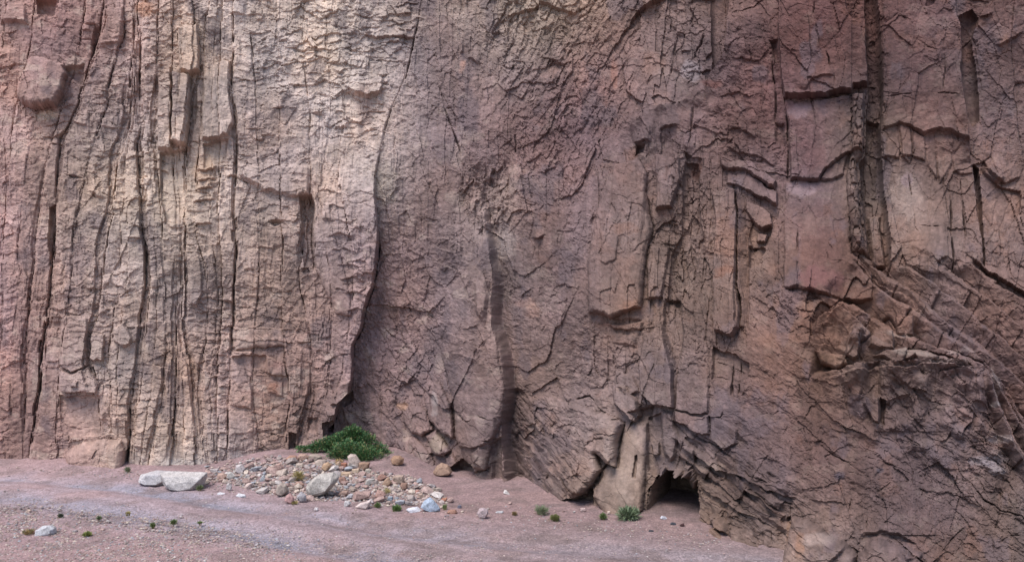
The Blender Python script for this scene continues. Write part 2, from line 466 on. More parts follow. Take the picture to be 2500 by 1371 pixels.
HT += LAY * (facets(lu / 240, lv / 46, 351, 0.05, 0.10) + facets(lu / 90, lv / 15, 352, 0.022, 0.03) + 0.05 * fbm(lu / 120, lv / 40, 353, 4))
PATCH2 = sstep(-0.12, 0.3, fbm(PX / 80, PY / 150, 345, 3))
HT += LEFT * PATCH2 * (facets(SX / 40, (SY + 0.18 * SX) / 17, 346, 0.065, 0.10) + facets(SX / 22, (SY - 0.1 * SX) / 10, 347, 0.025, 0.04))
# hairline upright grain of the beds
HT += LEFT * (facets(SX / 5.5, SY / 90, 341, 0.014, 0.014) + facets(SX / 11, SY / 55, 342, 0.03, 0.03)) * (0.3 + np.clip(0.5 + 2 * fbm(PX / 60, PY / 200, 343, 2), 0, 1))
HT += 0.10 * fbm(PX / 160, PY / 190, 320, 3) + 0.02 * fbm(PX / 10, PY / 9, 322, 3)

# broken ledgy rock, upper middle
ZB = zone([(585, -300), (1060, -300), (1010, 90), (960, 300), (900, 360), (760, 330), (620, 190)], 30)
lid, ldx, ldy, le = cells(WX / 52, WY / 30, 401)
PATCH = sstep(-0.18, 0.28, fbm(PX / 110, PY / 130, 420, 3))
HT += ZB * (0.25 + 0.75 * PATCH) * (0.09 * (lid - 0.5) + 0.07 * ldy * (r01(lid, 9) > 0.3) - 0.012 * np.exp(-(le / 0.08) ** 2) * (lid > 0.5))
l2, l2x, l2y, l2e = cells(WX / 22, WY / 13, 402)
HT += ZB * PATCH * (0.05 * (l2 - 0.5) + 0.05 * l2y * (r01(l2, 9) > 0.5))
ZB2 = zone([(575, 170), (760, 200), (765, 480), (700, 480), (590, 420)], 30)
HT += ZB2 * PATCH * (0.05 * (l2 - 0.5) + 0.05 * l2y)
# bands inside the beds: horizontal bedding breaks
ZH = zone([(440, 370), (720, 400), (740, 900), (430, 900)], 40)
hid, hdx, hdy, he = cells((WX + WY * 0.12) / 75, (WY - WX * 0.12) / 26, 405)
HT += ZH * (0.15 + 0.85 * PATCH) * (0.045 * (hid - 0.5) + 0.045 * hdy - 0.012 * np.exp(-(he / 0.08) ** 2) * (hid > 0.55))
ZH2 = zone([(110, 690), (560, 690), (560, 1150), (110, 1150)], 40)
HT += ZH2 * PATCH * (0.04 * (l2 - 0.5) + 0.035 * l2y)

# fine foliation of the central wall
u, v = rot(90)
ZC = zone([(930, 300), (1010, 60), (1060, -300), (1300, -300), (1260, 250), (1450, 500), (1440, 800), (1260, 900), (1210, 640), (1080, 640), (900, 760)], 40)
HT += ZC * (facets(u / 130, v / 9, 501, 0.028, 0.025) + facets(u / 60, v / 26, 502, 0.035, 0.05))
# lower fan, grain leaning right
u, v = rot(62)
ZD = zone([(880, 740), (1010, 700), (1090, 800), (1110, 1000), (1060, 1160), (780, 1160), (860, 860)], 30)
HT += ZD * (facets(u / 90, v / 11, 511, 0.05, 0.06) + facets(u / 40, v / 24, 512, 0.05, 0.06))
# ribbed ramp right of the nose
u, v = rot(43)
ZE = zone([(1240, 940), (1330, 980), (1450, 1090), (1430, 1220), (1380, 1240), (1230, 1200)], 25)
HT += ZE * (facets(u / 110, v / 13, 521, 0.08, 0.07, 0.03, 0.12) + facets(u / 40, v / 7, 522, 0.025, 0.03))
# streaked rock, top centre, leaning the other way
u, v = rot(118)
ZF = zone([(1200, -300), (1650, -300), (1560, 240), (1420, 470), (1270, 420), (1230, 200)], 40)
HT += ZF * (facets(u / 75, v / 14, 531, 0.045, 0.06) + facets(u / 32, v / 9, 532, 0.035, 0.045))
HT += zone([(1100, -300), (1460, -300), (1380, 160), (1270, 190), (1160, 60)], 30) * (facets(u / 42, v / 24, 533, 0.09, 0.11) + 0.06 * (l2 - 0.5))
u, v = rot(92)
ZG = zone([(1560, -300), (1790, -300), (1780, 120), (1680, 240), (1560, 290)], 30)
HT += ZG * facets(u / 70, v / 18, 541, 0.06, 0.08)
# upright ribs, middle right
ZI = zone([(1450, 420), (1600, 290), (1830, 420), (1830, 830), (1700, 900), (1560, 1000), (1430, 900)], 30)
HT += ZI * (facets(u / 95, v / 22, 551, 0.06, 0.08, 0.01, 0.1) + facets(u / 45, v / 10, 552, 0.03, 0.035))
# wide joint slabs, upper right
ZJ = zone([(1830, -300), (2700, -300), (2700, 620), (2100, 640), (1830, 720)], 30)
HT += ZJ * facets(u / 150, v / 62, 561, 0.05, 0.06, 0.02, 0.03)
# bulge: strata stepping down to the right
u, v = rot(33)
ZK = zone([(1830, 730), (2100, 640), (2700, 640), (2700, 1400), (2250, 1150), (2050, 900)], 40)
HT += ZK * (facets(u / 100, v / 38, 571, 0.08, 0.12, 0.012, 0.05) + facets(u / 40, v / 15, 572, 0.05, 0.07))
ZK2 = zone([(2150, 630), (2700, 620), (2700, 900), (2350, 860)], 30)
HT += ZK2 * (facets(u / 55, v / 24, 573, 0.08, 0.12, 0.015, 0.05))
u, v = rot(36)
ZL = zone([(1640, 1010), (1800, 1060), (1960, 1220), (2000, 1400), (1740, 1400), (1690, 1180)], 25)
HT += ZL * (facets(u / 100, v / 17, 581, 0.09, 0.10, 0.015, 0.1) + facets(u / 45, v / 9, 582, 0.03, 0.04))
ZM = zone([(1800, 900), (2050, 920), (2350, 1120), (2450, 1400), (2000, 1400), (1880, 1150)], 50)
HT += ZM * facets(u / 130, v / 70, 583, 0.06, 0.08)

# terraces: strata that step back up the ramp, each with a shelf on top and broken ends
def terraces(pts, w, ang, per, amp, seed, joint=90, shelf=0.14):
    m = zone(pts, w)
    HT[:] *= 1 - 0.45 * m
    c, s_ = math.cos(math.radians(ang)), math.sin(math.radians(ang))
    al = WX * c + WY * s_; ac = WX * s_ - WY * c                  # along the strata, and up across them
    ac = ac + 16 * fbm(al / 150, ac / 200, seed, 2) + 5 * fbm(al / 26, ac / 60, seed + 1, 2)
    q_ = ac / per + 0.25 * vnoise(ac / per * 0.7, ac * 0, seed + 2)
    n_ = np.floor(q_); f_ = q_ - n_
    jj = (al + 60 * hsh(n_, n_ * 0, seed + 3)) / joint + 0.4 * vnoise(al / joint, n_ * 3.3, seed + 5)
    jn = np.floor(jj); jf_ = jj - jn
    # each block of a stratum reaches its own height: the shelf edge jumps from block to block
    lift = 0.34 * (hsh(n_, jn, seed + 4) - 0.5)
    f2 = np.clip(f_ + lift, 0, 1)
    c_ = 1 - shelf
    h = amp * (np.where(f2 < c_, f2, c_ * (1 - (f2 - c_) / shelf)) - 0.4)
    h = h + 0.10 * (hsh(n_, jn, seed + 6) - 0.5) + 0.10 * (jf_ - 0.5) * (hsh(n_, jn, seed + 7) - 0.2)
    return m * h
# the big stair of strata on the right follows lines traced from the photograph
STAIR = [
    [(1985, 925), (2042, 908), (2116, 890), (2200, 896), (2290, 882), (2380, 908), (2410, 1000), (2440, 1100), (2470, 1160), (2500, 1240), (2620, 1480)],
    [(1985, 790), (2040, 752), (2085, 780), (2110, 805), (2180, 845), (2260, 850), (2340, 872), (2400, 903), (2440, 990), (2480, 1075), (2540, 1180), (2620, 1330)],
    [(1985, 700), (2060, 722), (2110, 748), (2182, 800), (2250, 826), (2330, 850), (2400, 884), (2450, 950), (2500, 1040), (2560, 1140), (2620, 1250)],
    [(1985, 600), (2080, 640), (2140, 692), (2190, 735), (2262, 766), (2310, 806), (2380, 850), (2430, 905), (2480, 978), (2540, 1070), (2620, 1180)],
    [(1985, 540), (2090, 600), (2165, 664), (2215, 698), (2270, 738), (2320, 780), (2390, 828), (2440, 872), (2500, 930), (2580, 1030), (2620, 1080)],
    [(1985, 480), (2130, 580), (2200, 640), (2290, 690), (2360, 745), (2420, 795), (2480, 845), (2560, 920), (2620, 980)],
    [(1985, 440), (2200, 585), (2300, 640), (2370, 690), (2440, 745), (2520, 810), (2620, 895)],
    [(1985, 400), (2200, 540), (2320, 600), (2400, 650), (2480, 700), (2620, 800)],
]
sx_ = PX + 6 * fbm(PX / 50, PY / 50, 1601, 2) + 3 * fbm(PX / 14, PY / 14, 1602, 2)
sy_ = PY + 9 * fbm(PX / 60, PY / 60, 1603, 2) + 4 * fbm(PX / 15, PY / 15, 1604, 2)
ky = np.stack([np.interp(sx_, [p[0] for p in g], [p[1] for p in g]) for g in STAIR], 0)
ZS = zone([(1985, 750), (2070, 640), (2090, 600), (2180, 640), (2270, 660), (2400, 640), (2620, 690), (2650, 1300), (2470, 1150), (2430, 1060), (2390, 912), (2290, 884), (2115, 890), (1990, 915)], 14)
HT *= 1 - 0.62 * ZS
ZS2 = zone([(1985, 750), (2070, 640), (2090, 600), (2180, 640), (2270, 660), (2400, 640), (2620, 690), (2650, 1300), (2470, 1150), (2430, 1060), (2390, 912), (2290, 884), (2115, 890), (1990, 915)], 40)
for k in range(len(STAIR) - 1):
    lo_, hi_ = ky[k], ky[k + 1]
    m_ = (sy_ <= lo_) & (sy_ > hi_)
    sp_ = np.maximum(lo_ - hi_, 4.0)
    t_ = (lo_ - sy_) / sp_
    jl_ = 95 + 14 * k
    al_ = (sx_ * 0.8 + sy_ * 0.6) / jl_ + 0.5 * vnoise(sx_ / 40, sy_ * 0 + k * 5.1, 1610)
    jn_ = np.floor(al_); jf_ = al_ - jn_
    t2 = np.clip(t_ + 0.24 * (hsh(jn_, jn_ * 0 + k, 1611) - 0.5), 0, 1)
    tread = np.clip((t2 * sp_ - (sp_ - np.minimum(15.0, 0.45 * sp_))) / np.minimum(13.0, 0.4 * sp_), 0, 1)          # the last pixels of a stratum are its lit top
    drop = 0.21 + 0.10 * hsh(jn_, jn_ * 0 + k, 1615)
    hh_ = 0.0066 * sp_ * (t2 - 0.5) - drop * tread + 0.06 * (hsh(jn_, jn_ * 0 + k, 1612) - 0.5) + 0.12 * (jf_ - 0.5) * (hsh(jn_, jn_ * 0 + k, 1613) - 0.1)
    H[m_] -= (0.05 * min(k, 4) * ZS2)[m_]
    hh_ = hh_ - 0.05 * np.exp(-(np.minimum(jf_, 1 - jf_) * jl_ / 2.0) ** 2) * (hsh(jn_, jn_ * 0 + k, 1614) > 0.4)
    HT[m_] += (hh_ * ZS)[m_]
HT += terraces([(1640, 1060), (1720, 1060), (1900, 1190), (1930, 1230), (1880, 1350), (1740, 1310), (1700, 1180)], 12, 37, 26, 0.13, 1401, 110)
HT += terraces([(1240, 1030), (1300, 1040), (1420, 1160), (1390, 1235), (1235, 1190)], 14, 44, 19, 0.12, 1501, 140)
# --- blocks, slabs and hollows drawn from the photograph
poly([(63, 169), (73, 146), (120, 150), (155, 158), (163, 181), (152, 233), (136, 262), (82, 265), (55, 257), (38, 242), (44, 204)], 0.30, 12, 0, 0.22, "rock_block")
poly([(150, 165), (205, 150), (200, 210), (160, 185)], -0.18, 6)
poly([(90, 5), (140, 5), (130, 40), (92, 40)], -0.22, 5)
poly([(0, 55), (70, 62), (60, 10), (0, 0)], 0.12, 6, 0, 0.2)
poly([(232, 60), (246, 62), (228, 130), (224, 100)], -0.2, 4)
poly([(250, 20), (300, 15), (292, 100), (282, 108), (244, 104)], 0.08, 4, 0, 0, "rock_block")
poly([(435, 79), (455, 60), (485, 60), (487, 170), (478, 174), (464, 183), (437, 173)], 0.22, 4, 0, 0.08, "rock_column")
poly([(383, 190), (415, 160), (416, 350), (420, 372), (385, 365), (380, 300)], 0.20, 4, 0, 0.05, "rock_column")
poly([(418, 175), (437, 180), (462, 188), (462, 290), (455, 350), (440, 356), (415, 348), (417, 250)], 0.27, 4, 0, 0.05, "rock_column")
poly([(388, 374), (453, 360), (450, 500), (445, 545), (402, 545), (390, 480)], -0.14, 3, 0, 0.07, "rock_slab")
poly([(492, 150), (560, 150), (570, 300), (553, 335), (520, 345), (495, 340), (492, 250)], 0.16, 4, 0, 0.06, "rock_column")
poly([(497, 350), (553, 342), (552, 400), (500, 412)], -0.12, 3, 0, 0.1, "rock_slab")
for yq, a, b in [(415, 480, 530), (440, 482, 528), (462, 478, 524), (490, 476, 528), (550, 478, 522)]:
    step([(a, yq + 6), ((a + b) / 2, yq), (b, yq - 4)], 0.15, 16, -1, 6)
poly([(143, 891), (175, 908), (216, 891), (241, 932), (238, 962), (204, 957), (175, 958), (149, 955)], 0.20, 4, 0, 0.1, "rock_block")
poly([(150, 770), (216, 770), (214, 890), (176, 905), (146, 888)], 0.13, 4, 0, 0.04, "rock_block")
poly([(178, 926), (194, 926), (194, 942), (178, 942)], 0.08, 2, 0, 0, "rock_block")
poly([(223, 818), (258, 818), (254, 882), (222, 883)], 0.13, 3, 0, 0.05, "rock_block")
poly([(277, 800), (300, 788), (324, 828), (318, 840), (302, 846), (280, 835)], 0.17, 4, 0, 0.1, "rock_block")
poly([(145, 965), (240, 968), (250, 1060), (150, 1068)], -0.10, 10, 0, 0.12, "rock_slab")
poly([(162, 1104), (204, 1077), (260, 1068), (296, 1074), (306, 1095), (306, 1150), (248, 1160), (181, 1156), (160, 1130)], 0.42, 28, 0, 0.1, "rock_block")
poly([(567, 856), (616, 858), (613, 869), (567, 869)], 0.13, 3, 0, 0, "rock_ledge")
poly([(616, 868), (652, 872), (652, 905), (618, 900)], -0.10, 4)
poly([(651, 873), (700, 885), (702, 917), (655, 910)], 0.09, 3, 0, 0.05, "rock_block")
poly([(651, 925), (690, 930), (690, 966), (652, 958)], 0.05, 3, 0, 0, "rock_block")
poly([(567, 872), (600, 900), (616, 940), (616, 1000), (560, 990)], 0.07, 5, 0, 0.03, "rock_slab")
poly([(560, 1000), (616, 1005), (622, 1060), (556, 1060)], 0.05, 5, 0, 0.03, "rock_slab")
poly([(654, 537), (676, 532), (695, 539), (672, 553)], -0.2, 4)
poly([(455, 625), (485, 600), (492, 720), (478, 752), (462, 740)], 0.1, 5, 0, 0.05, "rock_slab")
poly([(580, 800), (690, 800), (700, 850), (575, 850)], 0.09, 12, 0, 0.1)
poly([(730, 478), (759, 472), (770, 496), (766, 560), (772, 657), (744, 648), (730, 590), (736, 546)], -0.30, 7, 0, 0.10)
H += soft([(728, 470), (776, 470), (776, 660), (728, 660)], 10) * (facets(WX / 9, WY / 60, 641, 0.13, 0.12) + facets(WX / 14, WY / 16, 642, 0.05, 0.08))
poly([(580, 400), (757, 400), (757, 472), (728, 480), (660, 470), (580, 430)], 0.10, 8, 0, 0.1, "rock_ledge")
poly([(770, 470), (815, 560), (850, 700), (860, 770), (820, 770), (770, 660)], 0.10, 14)
poly([(842, 190), (873, 187), (905, 184), (935, 190), (930, 227), (899, 233), (858, 220), (841, 211)], 0.10, 3, 0, 0.12, "rock_ledge")
poly([(832, 226), (858, 222), (899, 236), (925, 232), (915, 290), (893, 345), (866, 345), (845, 300)], -0.05, 4, 0, 0, "rock_slab")
poly([(752, 88), (762, 92), (777, 118), (768, 120), (754, 100)], 0.12, 2)
poly([(828, 985), (856, 958), (858, 920), (828, 930), (806, 985)], 0.16, 5, 0, 0.1, "rock_block")
poly([(795, 1000), (826, 988), (822, 1012), (800, 1015)], 0.14, 3, 0, 0.1, "rock_block")
poly([(786, 1030), (816, 1022), (812, 1058), (790, 1062)], -0.34, 5)
poly([(748, 1020), (776, 1018), (776, 1060), (750, 1056)], -0.18, 5)
poly([(832, 984), (860, 958), (862, 980), (838, 1000)], -0.25, 4)
poly([(704, 1060), (724, 1062), (722, 1110), (706, 1110)], -0.3, 4)
poly([(786, 505), (806, 500), (812, 535), (790, 535)], 0.07, 3)
for k in range(9):
    yk = 470 + k * 36
    a = 775 + k * 9
    step([(a, yk), (a + 30, yk - 6), (a + 62, yk + 4)], 0.07, 18, -1, 6)

# centre: nose and boulders at the foot
poly([(1075, 860), (1104, 955), (1113, 1013), (1116, 1072), (1133, 1115), (1157, 1150), (1192, 1136), (1209, 1072), (1234, 1013), (1240, 943), (1215, 800), (1200, 690), (1150, 640), (1090, 720)], 0.34, 60, 0.0, 0.09)
poly([(1120, 1010), (1180, 1016), (1216, 1010), (1222, 1050), (1205, 1072), (1160, 1090), (1120, 1090)], 0.10, 6, 0, 0.1, "rock_block")
poly([(1043, 932), (1075, 937), (1101, 984), (1113, 1042), (1111, 1069), (1075, 1051), (1046, 1022), (1031, 970)], 0.24, 9, 0.05, 0.1, "rock_slab")
poly([(1045, 962), (1060, 964), (1078, 1012), (1066, 1024), (1048, 1000)], -0.06, 4, 0, 0)
poly([(1040, 1057), (1063, 1048), (1085, 1075), (1101, 1101), (1087, 1112), (1063, 1112), (1049, 1080)], 0.28, 14, 0, 0.05, "rock_block")
poly([(979, 996), (1022, 990), (1040, 1007), (1057, 1045), (1031, 1060), (1002, 1057), (982, 1031)], 0.22, 14, 0, 0.1, "rock_block")
poly([(962, 1075), (1010, 1062), (1046, 1100), (1060, 1130), (1050, 1150), (985, 1150), (965, 1110)], 0.22, 18, 0, 0.1, "rock_block")
poly([(1085, 1115), (1105, 1106), (1120, 1130), (1115, 1142), (1090, 1135)], 0.12, 4, 0, 0, "rock_block")
poly([(1157, 1101), (1180, 1085), (1206, 1088), (1202, 1130), (1190, 1136), (1160, 1115)], 0.10, 4, 0, 0.1, "rock_block")
poly([(1103, 1140), (1130, 1118), (1160, 1130), (1165, 1165), (1100, 1170)], -0.42, 8)
poly([(1150, 1150), (1195, 1140), (1200, 1190), (1150, 1190)], 0.1, 8, 0, 0, "rock_block")
poly([(1205, 1075), (1232, 1060), (1234, 1180), (1205, 1180)], -0.16, 8)
poly([(1160, 690), (1195, 680), (1203, 720), (1195, 790), (1170, 760)], 0.12, 8, 0, 0.05, "rock_block")
for a, b, c, dd in [(1060, 575, 1130, 600), (1065, 600, 1150, 640), (1075, 640, 1160, 690), (1050, 740, 1110, 790), (1120, 720, 1200, 760), (1075, 800, 1190, 850), (1100, 850, 1215, 900)]:
    step([(a, b), ((a + c) / 2, (b + dd) / 2 - 6), (c, dd)], 0.10, 22, 1, 8)
# hollow rubbly pocket high in the middle
PK = soft([(1130, 400), (1240, 395), (1240, 560), (1180, 575), (1120, 500)], 18)
H += PK * (facets((WX + 0.5 * WY) / 16, WY / 30, 611, 0.10, 0.12) + facets(WX / 9, WY / 12, 612, 0.05, 0.06) - 0.10)
step([(1255, 400), (1235, 470), (1215, 520), (1200, 560)], 0.16, 45, -1)

# the mass left of the cave, its overhanging lip and the pale pillar under it
poly([(1242, 950), (1330, 962), (1420, 985), (1505, 1015), (1524, 1035), (1512, 1076), (1506, 1135), (1484, 1127), (1462, 1105), (1470, 1145), (1447, 1184), (1425, 1205), (1385, 1240), (1300, 1230), (1238, 1190)], 0.32, 9, 0.22, 0.05, flat=1.0, wide=20)
crack([(1524, 1032), (1514, 1076), (1508, 1135), (1484, 1132), (1466, 1150), (1450, 1186), (1428, 1208)], 6, 0.28, 0.3)
poly([(1420, 1085), (1462, 1105), (1470, 1145), (1450, 1180), (1430, 1160), (1415, 1120)], 0.0, 5)
poly([(1395, 1182), (1430, 1172), (1440, 1190), (1425, 1210), (1400, 1205)], 0.14, 8, 0, 0.1, "rock_block")
poly([(1385, 1218), (1428, 1212), (1440, 1192), (1452, 1200), (1445, 1240), (1380, 1250)], -0.30, 6)
poly([(1526, 1038), (1577, 1036), (1585, 1068), (1577, 1135), (1574, 1189), (1571, 1245), (1540, 1270), (1483, 1270), (1440, 1206), (1466, 1176), (1483, 1130), (1507, 1122), (1512, 1068)], 0.20, 16, 0.05, 0.12, "rock_pillar", flat=0.22)
poly([(1549, 1108), (1556, 1106), (1553, 1166), (1546, 1166)], -0.12, 2)
step([(1545, 1106), (1565, 1085), (1580, 1080)], 0.06, 30, 1)
poly([(1575, 1262), (1583, 1190), (1602, 1164), (1626, 1150), (1660, 1148), (1694, 1143), (1702, 1173), (1705, 1216), (1712, 1262), (1672, 1268), (1637, 1268)], -1.7, 7)
poly([(1648, 1148), (1694, 1143), (1702, 1173), (1690, 1200), (1672, 1196), (1660, 1176), (1650, 1164)], 0.9, 10, 0, 0, "rock_block")
H += soft([(1570, 1140), (1716, 1140), (1716, 1262), (1570, 1262)], 6) * facets(WX / 22, WY / 26, 631, 0.02, 0.03)
poly([(1575, 1262), (1583, 1190), (1602, 1166), (1622, 1160), (1626, 1262)], 0.6, 14, -0.9, 0)
poly([(1614, 1140), (1626, 1140), (1626, 1160), (1616, 1160)], 0.55, 3, 0, 0, "rock_block")
poly([(1674, 1128), (1690, 1136), (1688, 1160), (1676, 1156)], 0.3, 3, 0, 0, "rock_block")
poly([(1496, 937), (1522, 940), (1557, 975), (1563, 1013), (1552, 1030), (1531, 1012), (1499, 980)], 0.28, 6, 0, 0.12, "rock_block")
poly([(1505, 905), (1545, 915), (1562, 950), (1540, 962), (1500, 938)], 0.10, 4, 0, 0, "rock_block")
poly([(1535, 1000), (1595, 985), (1590, 1030), (1560, 1036)], -0.18, 6)
poly([(1571, 820), (1617, 790), (1626, 850), (1645, 900), (1649, 990), (1640, 996), (1590, 982), (1566, 960), (1560, 900)], 0.24, 5, 0, 0.06, "rock_column")
poly([(1612, 1000), (1645, 1002), (1657, 1060), (1652, 1110), (1636, 1132), (1624, 1110), (1616, 1060)], 0.12, 8, 0, 0, "rock_column")
poly([(1590, 1085), (1612, 1080), (1612, 1112), (1594, 1114)], 0.12, 3, 0, 0, "rock_block")
poly([(1578, 1020), (1612, 1005), (1618, 1060), (1626, 1120), (1600, 1160), (1582, 1150)], -0.12, 4)
poly([(1655, 912), (1735, 916), (1732, 1012), (1650, 996)], 0.12, 4, 0, 0.03, "rock_slab")
poly([(1650, 1000), (1735, 1016), (1735, 1055), (1710, 1056), (1652, 1024)], 0.14, 4, 0, 0.06, "rock_slab")
poly([(1738, 1010), (1800, 1045), (1800, 1080), (1770, 1096), (1735, 1072)], 0.10, 4, 0, 0.06, "rock_slab")
poly([(1660, 1078), (1700, 1090), (1698, 1132), (1662, 1112)], 0.10, 3, 0, 0.04, "rock_block")
poly([(1705, 1080), (1755, 1115), (1760, 1150), (1702, 1130)], 0.04, 4, 0, 0.05, "rock_slab")

# upright columns right of the centre
poly([(1500, 410), (1560, 390), (1582, 430), (1578, 473), (1596, 560), (1577, 619), (1572, 692), (1566, 750), (1500, 770), (1440, 760), (1438, 633), (1455, 546), (1465, 476)], 0.26, 14, 0, 0.02, "rock_column")
poly([(1575, 473), (1590, 500), (1600, 560), (1577, 625), (1560, 600), (1570, 540)], -0.08, 8, -0.2, 0)
poly([(1472, 572), (1512, 578), (1508, 640), (1482, 650), (1470, 640)], 0.05, 4, 0, 0)
poly([(1480, 755), (1560, 745), (1568, 780), (1530, 778), (1482, 770)], 0.08, 5, 0, 0.1, "rock_block")
poly([(1480, 786), (1572, 782), (1566, 806), (1500, 804)], 0.12, 6, 0, 0.1, "rock_block")
poly([(1484, 812), (1560, 815), (1556, 850), (1500, 842)], 0.06, 6, 0, 0.08, "rock_block")
poly([(1600, 380), (1660, 390), (1664, 444), (1640, 512), (1602, 512), (1604, 450)], 0.16, 4, 0, 0.1, "rock_slab")
poly([(1586, 600), (1636, 604), (1630, 640), (1616, 730), (1580, 735), (1578, 640)], 0.14, 5, 0, 0.0, "rock_column")
poly([(1672, 395), (1705, 395), (1710, 546), (1720, 590), (1692, 683), (1657, 756), (1630, 740), (1636, 625), (1660, 575), (1668, 444)], -0.18, 12)
H += soft([(1640, 380), (1716, 380), (1724, 600), (1660, 770), (1620, 760)], 14) * (facets(WX / 12, WY / 34, 645, 0.08, 0.08) + facets(WX / 15, WY / 15, 646, 0.035, 0.05))
poly([(1670, 380), (1712, 390), (1706, 440), (1680, 430)], -0.12, 14)
poly([(1616, 800), (1625, 730), (1660, 730), (1672, 830), (1655, 900), (1640, 880)], -0.16, 6)
poly([(1740, 475), (1798, 470), (1800, 546), (1799, 692), (1808, 765), (1806, 800), (1791, 822), (1744, 810), (1741, 662), (1750, 546)], 0.30, 4, 0, 0.02, "rock_column")
poly([(1798, 472), (1822, 487), (1828, 662), (1825, 800), (1808, 800), (1810, 765), (1800, 692), (1801, 546)], 0.10, 3, -1.2, 0, "rock_slab")
poly([(1796, 700), (1810, 730), (1806, 800), (1798, 790)], -0.1, 2)
crack([(1745, 545), (1770, 548), (1800, 547)], 2.2, 0.12); crack([(1742, 706), (1790, 722), (1806, 722)], 2, 0.1)
poly([(1740, 846), (1830, 880), (1828, 906), (1800, 940), (1740, 930)], -0.12, 3, 0, 0.12, "rock_slab")
crack([(1788, 880), (1788, 965)], 3, 0.2); crack([(1806, 880), (1806, 965)], 3, 0.2)
crack([(1740, 880), (1790, 900), (1832, 915)], 2.5, 0.12); crack([(1740, 925), (1790, 930), (1835, 936)], 2.5, 0.1)
# folded plates
poly([(1760, 385), (1830, 400), (1895, 445), (1890, 462), (1820, 424), (1765, 412)], 0.16, 3, 0, 0.2, "rock_ledge")
poly([(1780, 418), (1830, 430), (1898, 470), (1895, 500), (1830, 470), (1775, 450)], 0.10, 3, 0, 0.3, "rock_ledge")
poly([(1822, 485), (1880, 520), (1884, 552), (1858, 564), (1836, 540), (1822, 520)], 0.14, 3, 0, 0.2, "rock_slab")
poly([(1836, 540), (1858, 566), (1884, 555), (1872, 596), (1840, 610), (1826, 580)], -0.10, 3)
poly([(1845, 570), (1872, 572), (1868, 590), (1845, 588)], 0.14, 3, 0, 0, "rock_block")
poly([(1826, 600), (1870, 606), (1850, 650), (1828, 660)], -0.16, 3)
step([(1770, 320), (1800, 318), (1815, 328), (1850, 345)], 0.08, 40, -1)
step([(1770, 360), (1800, 380), (1850, 385), (1890, 410)], 0.10, 30, -1)
step([(1773, 0), (1776, 73), (1765, 146), (1747, 175), (1686, 242), (1613, 277), (1546, 306), (1500, 330)], 0.26, 120, -1, 30)
poly([(1735, -40), (1778, -40), (1778, 73), (1764, 146), (1742, 175), (1735, 90)], -0.22, 12)
step([(1546, 355), (1575, 345), (1590, 352)], 0.2, 30, -1, 4)
poly([(1556, 356), (1576, 352), (1572, 380), (1550, 382)], -0.16, 4)
step([(1610, 330), (1630, 322), (1660, 310)], 0.12, 30, -1)
step([(1295, 580), (1315, 584), (1335, 574)], 0.15, 35, -1, 5)
step([(1245, 540), (1300, 500), (1360, 490), (1395, 520), (1440, 545)], 0.09, 90, 1, 20)

# right: great red slabs, the dark clefts between them
poly([(1904, -60), (1904, 73), (1908, 175), (1917, 242), (1996, 247), (2030, 236), (2077, 228), (2082, 212), (2114, 211), (2110, 117), (2098, 73), (2070, 36), (2054, -60)], 0.30, 4, 0, 0.02, "rock_slab")
poly([(1918, 248), (1996, 250), (2077, 232), (2105, 240), (2108, 370), (2070, 376), (2030, 400), (2010, 415), (1999, 440), (1929, 440), (1922, 340)], 0.15, 4, 0, 0.02, "rock_slab")
poly([(1918, 248), (1985, 250), (1985, 272), (1925, 304)], -0.05, 2, 0, 0.05, "rock_block")
poly([(2000, 438), (2012, 412), (2034, 398), (2072, 374), (2060, 430), (2030, 444)], 0.06, 4, 0, 0.1, "rock_block")
poly([(1915, 442), (2075, 440), (2078, 531), (2082, 619), (2128, 660), (2130, 730), (2060, 724), (1990, 712), (1948, 700), (1914, 702)], 0.05, 4, 0, 0.02, "rock_slab")
poly([(2078, 232), (2110, 232), (2108, 380), (2092, 400), (2100, 520), (2116, 610), (2084, 612), (2078, 520), (2066, 440), (2078, 380)], 0.18, 14, 0.2, 0, "rock_column")
H += soft([(2072, 230), (2112, 230), (2112, 620), (2075, 620)], 8) * facets(WX / 12, WY / 18, 621, 0.09, 0.09, 0.03, 0.12)
poly([(2112, -60), (2140, -60), (2148, 117), (2152, 233), (2153, 400), (2157, 487), (2172, 575), (2172, 640), (2140, 650), (2118, 600), (2106, 500), (2100, 400), (2114, 380), (2116, 211), (2112, 117)], -0.36, 9)
H += soft([(2108, -60), (2156, -60), (2172, 620), (2110, 620)], 12) * (facets(WX / 13, WY / 48, 643, 0.05, 0.05) + facets(WX / 18, WY / 15, 644, 0.025, 0.04))
poly([(2116, 520), (2150, 520), (2165, 640), (2130, 640)], 0.22, 8, 0, 0, "rock_column")
poly([(2118, 240), (2150, 244), (2150, 300), (2116, 296)], 0.12, 4, 0, 0.1, "rock_block")
poly([(2152, -60), (2330, -60), (2337, 38), (2346, 111), (2343, 175), (2359, 306), (2358, 352), (2317, 332), (2279, 326), (2255, 334), (2218, 314), (2194, 308), (2154, 322), (2152, 233), (2148, 117)], 0.16, 5, 0.05, 0.0, "rock_slab")
for pts in [[(2154, 324), (2192, 310), (2196, 388), (2156, 388)], [(2197, 308), (2222, 316), (2226, 380), (2200, 384)], [(2224, 318), (2256, 337), (2258, 400), (2228, 384)], [(2258, 338), (2280, 330), (2286, 440), (2262, 400)], [(2282, 328), (2318, 334), (2322, 400), (2290, 450)], [(2320, 336), (2358, 354), (2372, 430), (2326, 420)]]:
    poly(pts, 0.03 + 0.08 * random.random(), 3, 0.1 * (random.random() - .5), 0.08, "rock_slab")
